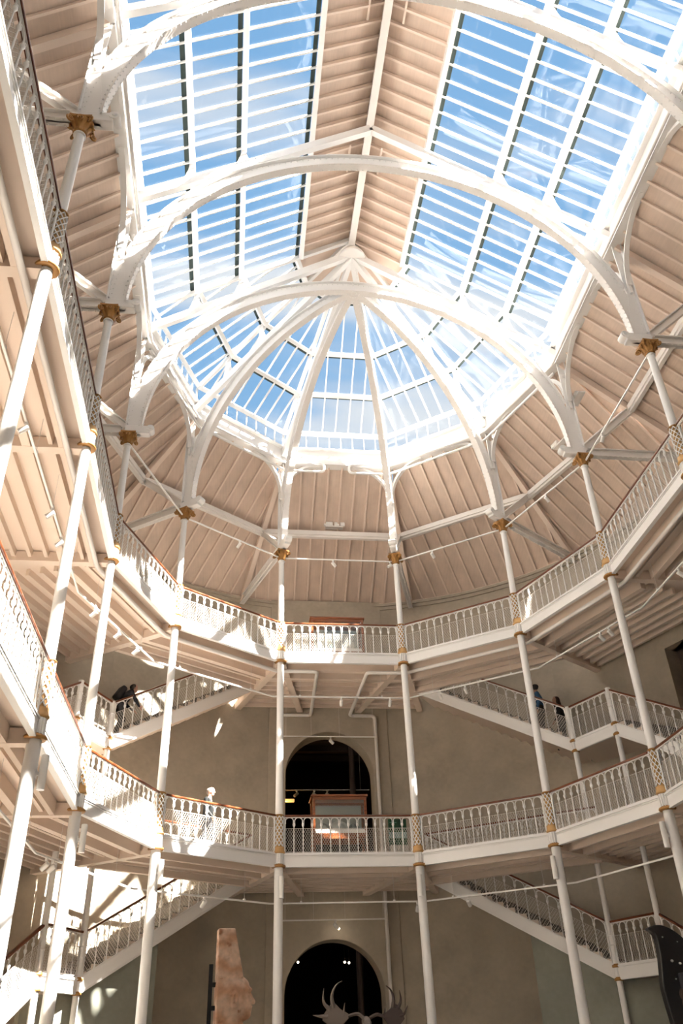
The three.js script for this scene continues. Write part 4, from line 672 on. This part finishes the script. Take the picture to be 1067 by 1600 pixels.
person({ label: 'person in dark clothes with a backpack bending forward on the left stairs', at: [-6.1, 8.83, -5.22], turn: 0.62, H: 1.74, skin: skinA, top: [0.01, 0.012, 0.018], legs: [0.03, 0.03, 0.034], shoe: [0.02, 0.02, 0.02], hair: [0.02, 0.014, 0.01], lean: 0.55, hips: [-0.1, 0.9, 0], hairBones: shortHair,
  leg: [[-0.09, [0.12, 0.56, -0.09], [0.0, 0.2, -0.09], [0.14, 0.155, -0.09]], [0.09, [-0.05, 0.48, 0.09], [-0.2, 0.085, 0.09], [-0.06, 0.045, 0.09]]],
  arm: [[-1, [0.24, 1.05, -0.24], [0.4, 0.92, -0.14], [0.9, -0.4, 0.2]], [1, [0.26, 1.05, 0.24], [0.42, 0.94, 0.16], [0.9, -0.4, -0.2]]],
  extra: (t, T) => { const b = obj('backpack', rbox(0.17, 0.42, 0.3, 0.06), std(lin(0.012, 0.013, 0.016), 0.7), t), p = T(-0.2, 1.22, 0); b.position.set(...p); b.rotation.z = -0.55; const q = obj('bottle_pocket', new THREE.CylinderGeometry(0.035, 0.035, 0.18, 12), std(lin(0.4, 0.36, 0.26), 0.5), t), r = T(-0.24, 1.12, -0.18); q.position.set(...r); q.rotation.z = -0.55; } });
person({ label: 'person with short dark hair in a blue top standing on the right stairs', at: [5.92, 9.10, -5.9], turn: 2.6, H: 1.72, skin: skinB, top: [0.03, 0.10, 0.20], legs: [0.03, 0.03, 0.035], shoe: [0.02, 0.02, 0.02], hair: [0.015, 0.01, 0.008], lean: 0.04, hips: [0, 0.92, 0], look: -1.2, hairBones: shortHair,
  leg: [[-0.09, [0.06, 0.5, -0.09], [0.03, 0.085, -0.09], [0.17, 0.045, -0.09]], [0.09, [0.04, 0.5, 0.1], [-0.02, 0.085, 0.1], [0.12, 0.045, 0.1]]],
  arm: [[-1, [-0.04, 1.12, -0.24], [0.06, 0.88, -0.25], [0.2, -1, 0]], [1, [-0.03, 1.12, 0.24], [0.08, 0.88, 0.25], [0.2, -1, 0]]] });
person({ label: 'person with long brown hair in a dark top on the right stairs', at: [6.42, 8.74, -5.72], turn: 2.4, H: 1.64, skin: skinB, top: [0.015, 0.014, 0.016], legs: [0.05, 0.05, 0.06], shoe: [0.02, 0.02, 0.02], hair: [0.05, 0.022, 0.012], lean: 0.05, hips: [0, 0.92, 0], look: 0.5, hairBones: longHair,
  leg: [[-0.09, [0.12, 0.52, -0.09], [0.08, 0.1, -0.09], [0.22, 0.06, -0.09]], [0.09, [0.03, 0.5, 0.09], [-0.08, 0.085, 0.09], [0.06, 0.045, 0.09]]],
  arm: [[-1, [-0.04, 1.12, -0.23], [0.12, 0.92, -0.22], [0.5, -0.9, 0]], [1, [-0.03, 1.12, 0.23], [0.14, 0.92, 0.2], [0.5, -0.9, 0]]] });

// ------------------------------------------------------------------ sandstone head with a tall crown, on its plinth
{
  const E = (x, y, z, cx, cy, cz, a, b, c) => { const k = Math.hypot((x - cx) / a, (y - cy) / b, (z - cz) / c); return (k - 1) * Math.min(a, b, c); };
  const sdf = (x, y, z) => {
    let d = E(x, y, z, -0.045, 0.20, 0, 0.235, 0.23, 0.2);                               // wig and skull
    d = smin(d, E(x, y, z, 0.07, 0.12, 0, 0.15, 0.20, 0.135), 0.03);                     // face
    d = smin(d, capsule([[0.165, 0.04, 0], [0.165, 0.0, 0], 0.05, 0.05], x, y, z), 0.05);  // chin
    d = smin(d, capsule([[0.205, 0.215, 0], [0.247, 0.13, 0], 0.016, 0.028], x, y, z), 0.02); // nose
    d = smin(d, capsule([[0.218, 0.08, -0.04], [0.218, 0.08, 0.04], 0.015, 0.015], x, y, z), 0.01); d = smin(d, capsule([[0.21, 0.05, -0.035], [0.21, 0.05, 0.035], 0.017, 0.017], x, y, z), 0.01); // lips
    for (const q of [-1, 1]) { d = smin(d, capsule([[0.15, 0.25, q * 0.115], [0.205, 0.262, 0.0], 0.018, 0.02], x, y, z), 0.02); }   // brow
    for (const q of [-1, 1]) { d = Math.max(d, -E(x, y, z, 0.2, 0.208, q * 0.085, 0.05, 0.024, 0.045)); d = smin(d, E(x, y, z, 0.155, 0.205, q * 0.08, 0.035, 0.016, 0.035), 0.008); d = smin(d, E(x, y, z, -0.01, 0.15, q * 0.175, 0.05, 0.095, 0.05), 0.012); d = Math.max(d, -E(x, y, z, 0.005, 0.165, q * 0.225, 0.024, 0.05, 0.026)); d = Math.max(d, -E(x, y, z, 0.03, 0.02, q * 0.2, 0.06, 0.05, 0.06)); }
    { const qx = Math.abs(x + 0.02) - 0.19, qy = Math.abs(y + 0.52) - 0.38, qz = Math.abs(z) - 0.14; const b = Math.hypot(Math.max(qx, 0), Math.max(qy, 0), Math.max(qz, 0)) + Math.min(Math.max(qx, qy, qz), 0) - 0.03; d = smin(d, b, 0.05); } // shoulders block
    d = smin(d, capsule([[-0.06, 0.1, 0], [-0.05, -0.3, 0], 0.15, 0.16], x, y, z), 0.05);
    { const t = clamp((y - 0.36) / 0.58), hw = 0.17 - 0.055 * t, cx = -0.065 - 0.065 * t, qx = Math.abs(x - cx) - hw + 0.02, qy = Math.abs(y - 0.66) - 0.26, qz = Math.abs(z) - 0.13 + 0.04 * t; const b = Math.hypot(Math.max(qx, 0), Math.max(qy, 0), Math.max(qz, 0)) + Math.min(Math.max(qx, qy, qz), 0) - 0.02; d = smin(d, b, 0.02); } // crown
    { const qx = Math.abs(x + 0.09) - 0.11, qy = Math.abs(y - 0.13) - 0.2, qz = Math.abs(z) - 0.12; const b = Math.hypot(Math.max(qx, 0), Math.max(qy, 0), Math.max(qz, 0)) + Math.min(Math.max(qx, qy, qz), 0) - 0.03; d = smin(d, b, 0.04); } // slab at the back
    d = Math.max(d, -0.225 - x);
    d = smin(d, E(x, y, z, -0.01, 0.3, 0, 0.2, 0.125, 0.17), 0.03);
    return d + 0.005 * fbm(x * 18, y * 18, z * 18, 3);
  };
  const c1 = [0.60, 0.33, 0.20], c2 = [0.76, 0.53, 0.38], c3 = [0.36, 0.15, 0.08];
  const g = nets(sdf, [-0.36, -0.75, -0.3], [0.36, 0.99, 0.3], 0.009, (x, y, z) => { const b = 0.5 + 0.5 * Math.sin(y * 21 + 5 * fbm(x * 3, y * 3, z * 3, 3)), n = 0.5 + fbm(x * 16, y * 16, z * 16, 3), m = smooth(0.2, 0.5, fbm(x * 7 + 3, y * 7, z * 7, 4)); return [0, 1, 2].map((i) => ((c1[i] * (1 - b) + c2[i] * b) * (0.8 + 0.35 * n)) * (1 - m) + c3[i] * m); });
  const t = thing('stone_head', 'weathered pink sandstone head with tall crown in profile on a plinth', 'sculpture', [-2.9, 0, 5.0]);
  const h = obj('head', g, std(lin(1, 1, 1), 0.85, { vertexColors: true }), t); h.position.y = 1.98; h.rotation.y = 0.12;
  obj('mount', [box(0.05, 1.35, 0.1, -0.29, 1.85, 0), box(0.1, 0.05, 0.08, -0.25, 2.3, 0), box(0.1, 0.05, 0.08, -0.25, 2.05, 0)], M.black, t);
  obj('plinth', metric(rbox(0.9, 1.25, 0.8, 0.015, 0, 0.625, 0)), M.wallPale, t);
}

// ------------------------------------------------------------------ great deer skeleton: antlers and skull show above the frame edge
{
  const bone = std(lin(0.16, 0.13, 0.11), 0.7), dk = std(lin(0.07, 0.05, 0.042), 0.7);
  const t = thing('deer_skeleton', 'mounted giant deer skeleton with broad palmate antlers before the lower arch', 'skeleton', [0, 0, -3.5]);
  obj('plinth', rbox(1.3, 0.4, 2.6, 0.02, 0, 0.2, -0.7), M.dark, t);
  const tube = (pts, r0, r1) => { const c = new THREE.CatmullRomCurve3(pts.map((p) => V3(...p))), g = new THREE.TubeGeometry(c, 14, 1, 8, false), p = g.attributes.position, n = 15, m = 9; for (let i = 0; i < n; i++) { const q = c.getPointAt(i / 14), r = r0 + (r1 - r0) * i / 14; for (let j = 0; j < m; j++) { const k = i * m + j, v = V3(p.getX(k), p.getY(k), p.getZ(k)).sub(q).multiplyScalar(r).add(q); p.setXYZ(k, v.x, v.y, v.z); } } g.computeVertexNormals(); return g; };
  const palm = (pts, z) => { const s = new THREE.Shape(pts.map(([x, y]) => new THREE.Vector2(x, y))); return new THREE.ExtrudeGeometry(s, { depth: 0.03, bevelEnabled: true, bevelSize: 0.012, bevelThickness: 0.012, bevelSegments: 2 }).translate(0, 0, z); };
  const sk = obj('skull', nets((x, y, z) => { let d = capsule([[0, 0, -0.12], [0, -0.05, 0.14], 0.095, 0.075], x, y, z); d = smin(d, capsule([[0, -0.06, 0.15], [0, -0.14, 0.4], 0.065, 0.04], x, y, z), 0.04); for (const s of [-1, 1]) d = Math.max(d, -(Math.hypot(x - s * 0.09, y + 0.01, z - 0.06) - 0.04)); return d; }, [-0.16, -0.24, -0.26], [0.16, 0.14, 0.5], 0.012), bone, t); sk.position.set(-0.02, 2.2, 0);
  const al = obj('antler', [tube([[-0.08, 2.25, 0], [-0.2, 2.33, 0], [-0.42, 2.3, 0]], 0.035, 0.03), palm([[-0.42, 2.26], [-0.42, 2.33], [-0.58, 2.42], [-0.7, 2.53], [-0.76, 2.53], [-0.83, 2.46], [-0.92, 2.34], [-0.95, 2.24], [-0.75, 2.1], [-0.55, 2.14]], -0.015), tube([[-0.8, 2.42, 0], [-0.93, 2.56, 0.02], [-0.93, 2.82, 0.06]], 0.05, 0.006), tube([[-0.73, 2.46, 0], [-0.75, 2.7, 0.02], [-0.66, 2.87, 0.05], [-0.53, 2.95, 0.08]], 0.05, 0.006), tube([[-0.5, 2.28, 0], [-0.5, 2.42, 0.02], [-0.485, 2.54, 0.03]], 0.03, 0.005), tube([[-0.85, 2.3, 0], [-1.02, 2.31, 0.0], [-1.17, 2.33, 0.02]], 0.05, 0.008)], bone, t);
  const ar = obj('antler', [tube([[0.05, 2.25, 0], [0.2, 2.31, 0], [0.36, 2.27, 0]], 0.035, 0.03), palm([[0.36, 2.24], [0.36, 2.3], [0.5, 2.4], [0.58, 2.5], [0.66, 2.46], [0.74, 2.36], [0.78, 2.22], [0.65, 2.08], [0.45, 2.12]], -0.015), tube([[0.56, 2.42, 0], [0.575, 2.62, 0.02], [0.52, 2.76, 0.04], [0.42, 2.84, 0.06]], 0.05, 0.006), tube([[0.66, 2.4, 0], [0.73, 2.54, 0.02], [0.715, 2.75, 0.05]], 0.045, 0.006), tube([[0.7, 2.26, 0], [0.8, 2.32, 0.02], [0.87, 2.46, 0.03]], 0.04, 0.006), tube([[0.34, 2.25, 0], [0.37, 2.34, 0.02], [0.385, 2.44, 0.03]], 0.03, 0.005)], dk, t);
  obj('neck', tube([[-0.02, 2.2, -0.1], [-0.02, 1.95, -0.35], [0, 1.75, -0.7]], 0.07, 0.09), bone, t); obj('spine', tube([[0, 1.75, -0.7], [0, 1.82, -1.1], [0, 1.7, -1.8]], 0.08, 0.06), bone, t);
  for (let i = 0; i < 7; i++) for (const s of [-1, 1]) obj('rib', tube([[0, 1.76, -0.75 - i * 0.12], [s * 0.26, 1.55, -0.78 - i * 0.12], [s * 0.2, 1.2, -0.75 - i * 0.12], [s * 0.05, 1.1 + i * 0.02, -0.72 - i * 0.12]], 0.018, 0.012), bone, t);
  for (const [x, z, b] of [[-0.2, -0.65, 1], [0.2, -0.65, 1], [-0.2, -1.75, -1], [0.2, -1.75, -1]]) obj('leg_bone', tube([[x * 0.8, 1.65, z], [x, 1.25, z + 0.1 * b], [x, 0.85, z - 0.08], [x, 0.4, z]], 0.05, 0.03), bone, t);
}

// ------------------------------------------------------------------ black carved prow at the right
{
  const t = thing('carved_prow', 'tall black carved wooden prow with pale shell inlays at the right', 'carving', [4.6, 0, 1.0]);
  const s = new THREE.Shape(), o = (x, y) => [x - 4.6, y]; s.moveTo(...o(4.54, 3.3)); s.bezierCurveTo(...o(4.64, 3.345), ...o(4.76, 3.345), ...o(4.84, 3.31)); s.bezierCurveTo(...o(5.0, 3.25), ...o(5.2, 3.1), ...o(5.3, 2.8)); s.lineTo(...o(5.45, 0.12)); s.lineTo(...o(4.75, 0.12)); s.bezierCurveTo(...o(4.75, 1.2), ...o(4.6, 1.9), ...o(4.585, 2.35)); s.bezierCurveTo(...o(4.59, 2.55), ...o(4.68, 2.85), ...o(4.655, 3.14)); s.quadraticCurveTo(...o(4.64, 3.25), ...o(4.54, 3.3));
  obj('board', new THREE.ExtrudeGeometry(s, { depth: 0.12, bevelEnabled: true, bevelSize: 0.025, bevelThickness: 0.025, bevelSegments: 3, curveSegments: 20 }).translate(0, 0, -0.06), M.black, t);
  const sh = std(lin(0.45, 0.47, 0.46), 0.3);
  for (const [x, y, r] of [[0.14, 3.16, 0.012], [0.22, 2.78, 0.022], [0.36, 2.74, 0.02], [0.5, 2.95, 0.018], [0.22, 2.5, 0.014], [0.4, 3.08, 0.01]]) obj('shell_inlay', new THREE.SphereGeometry(r, 8, 6).scale(1.3, 1, 0.5).translate(x, y, 0.085), sh, t);
  obj('grey_block', rbox(0.3, 0.26, 0.14, 0.03, 0.42, 2.46, 0.1), std(lin(0.035, 0.035, 0.04), 0.6), t);
  obj('carved_relief', [...[0, 1, 2, 3].map((i) => new THREE.TorusGeometry(0.05, 0.018, 6, 16).scale(1, 1.3, 1).translate(0.28 + i * 0.02, 2.26 - i * 0.13, 0.09)), rbox(0.14, 0.6, 0.05, 0.02, 0.31, 2.05, 0.08)], std(lin(0.07, 0.045, 0.03), 0.5), t);
  obj('base', rbox(1.1, 0.12, 0.7, 0.02, 0.5, 0.06, 0), M.dark, t);
}
renderer.render(scene, camera);
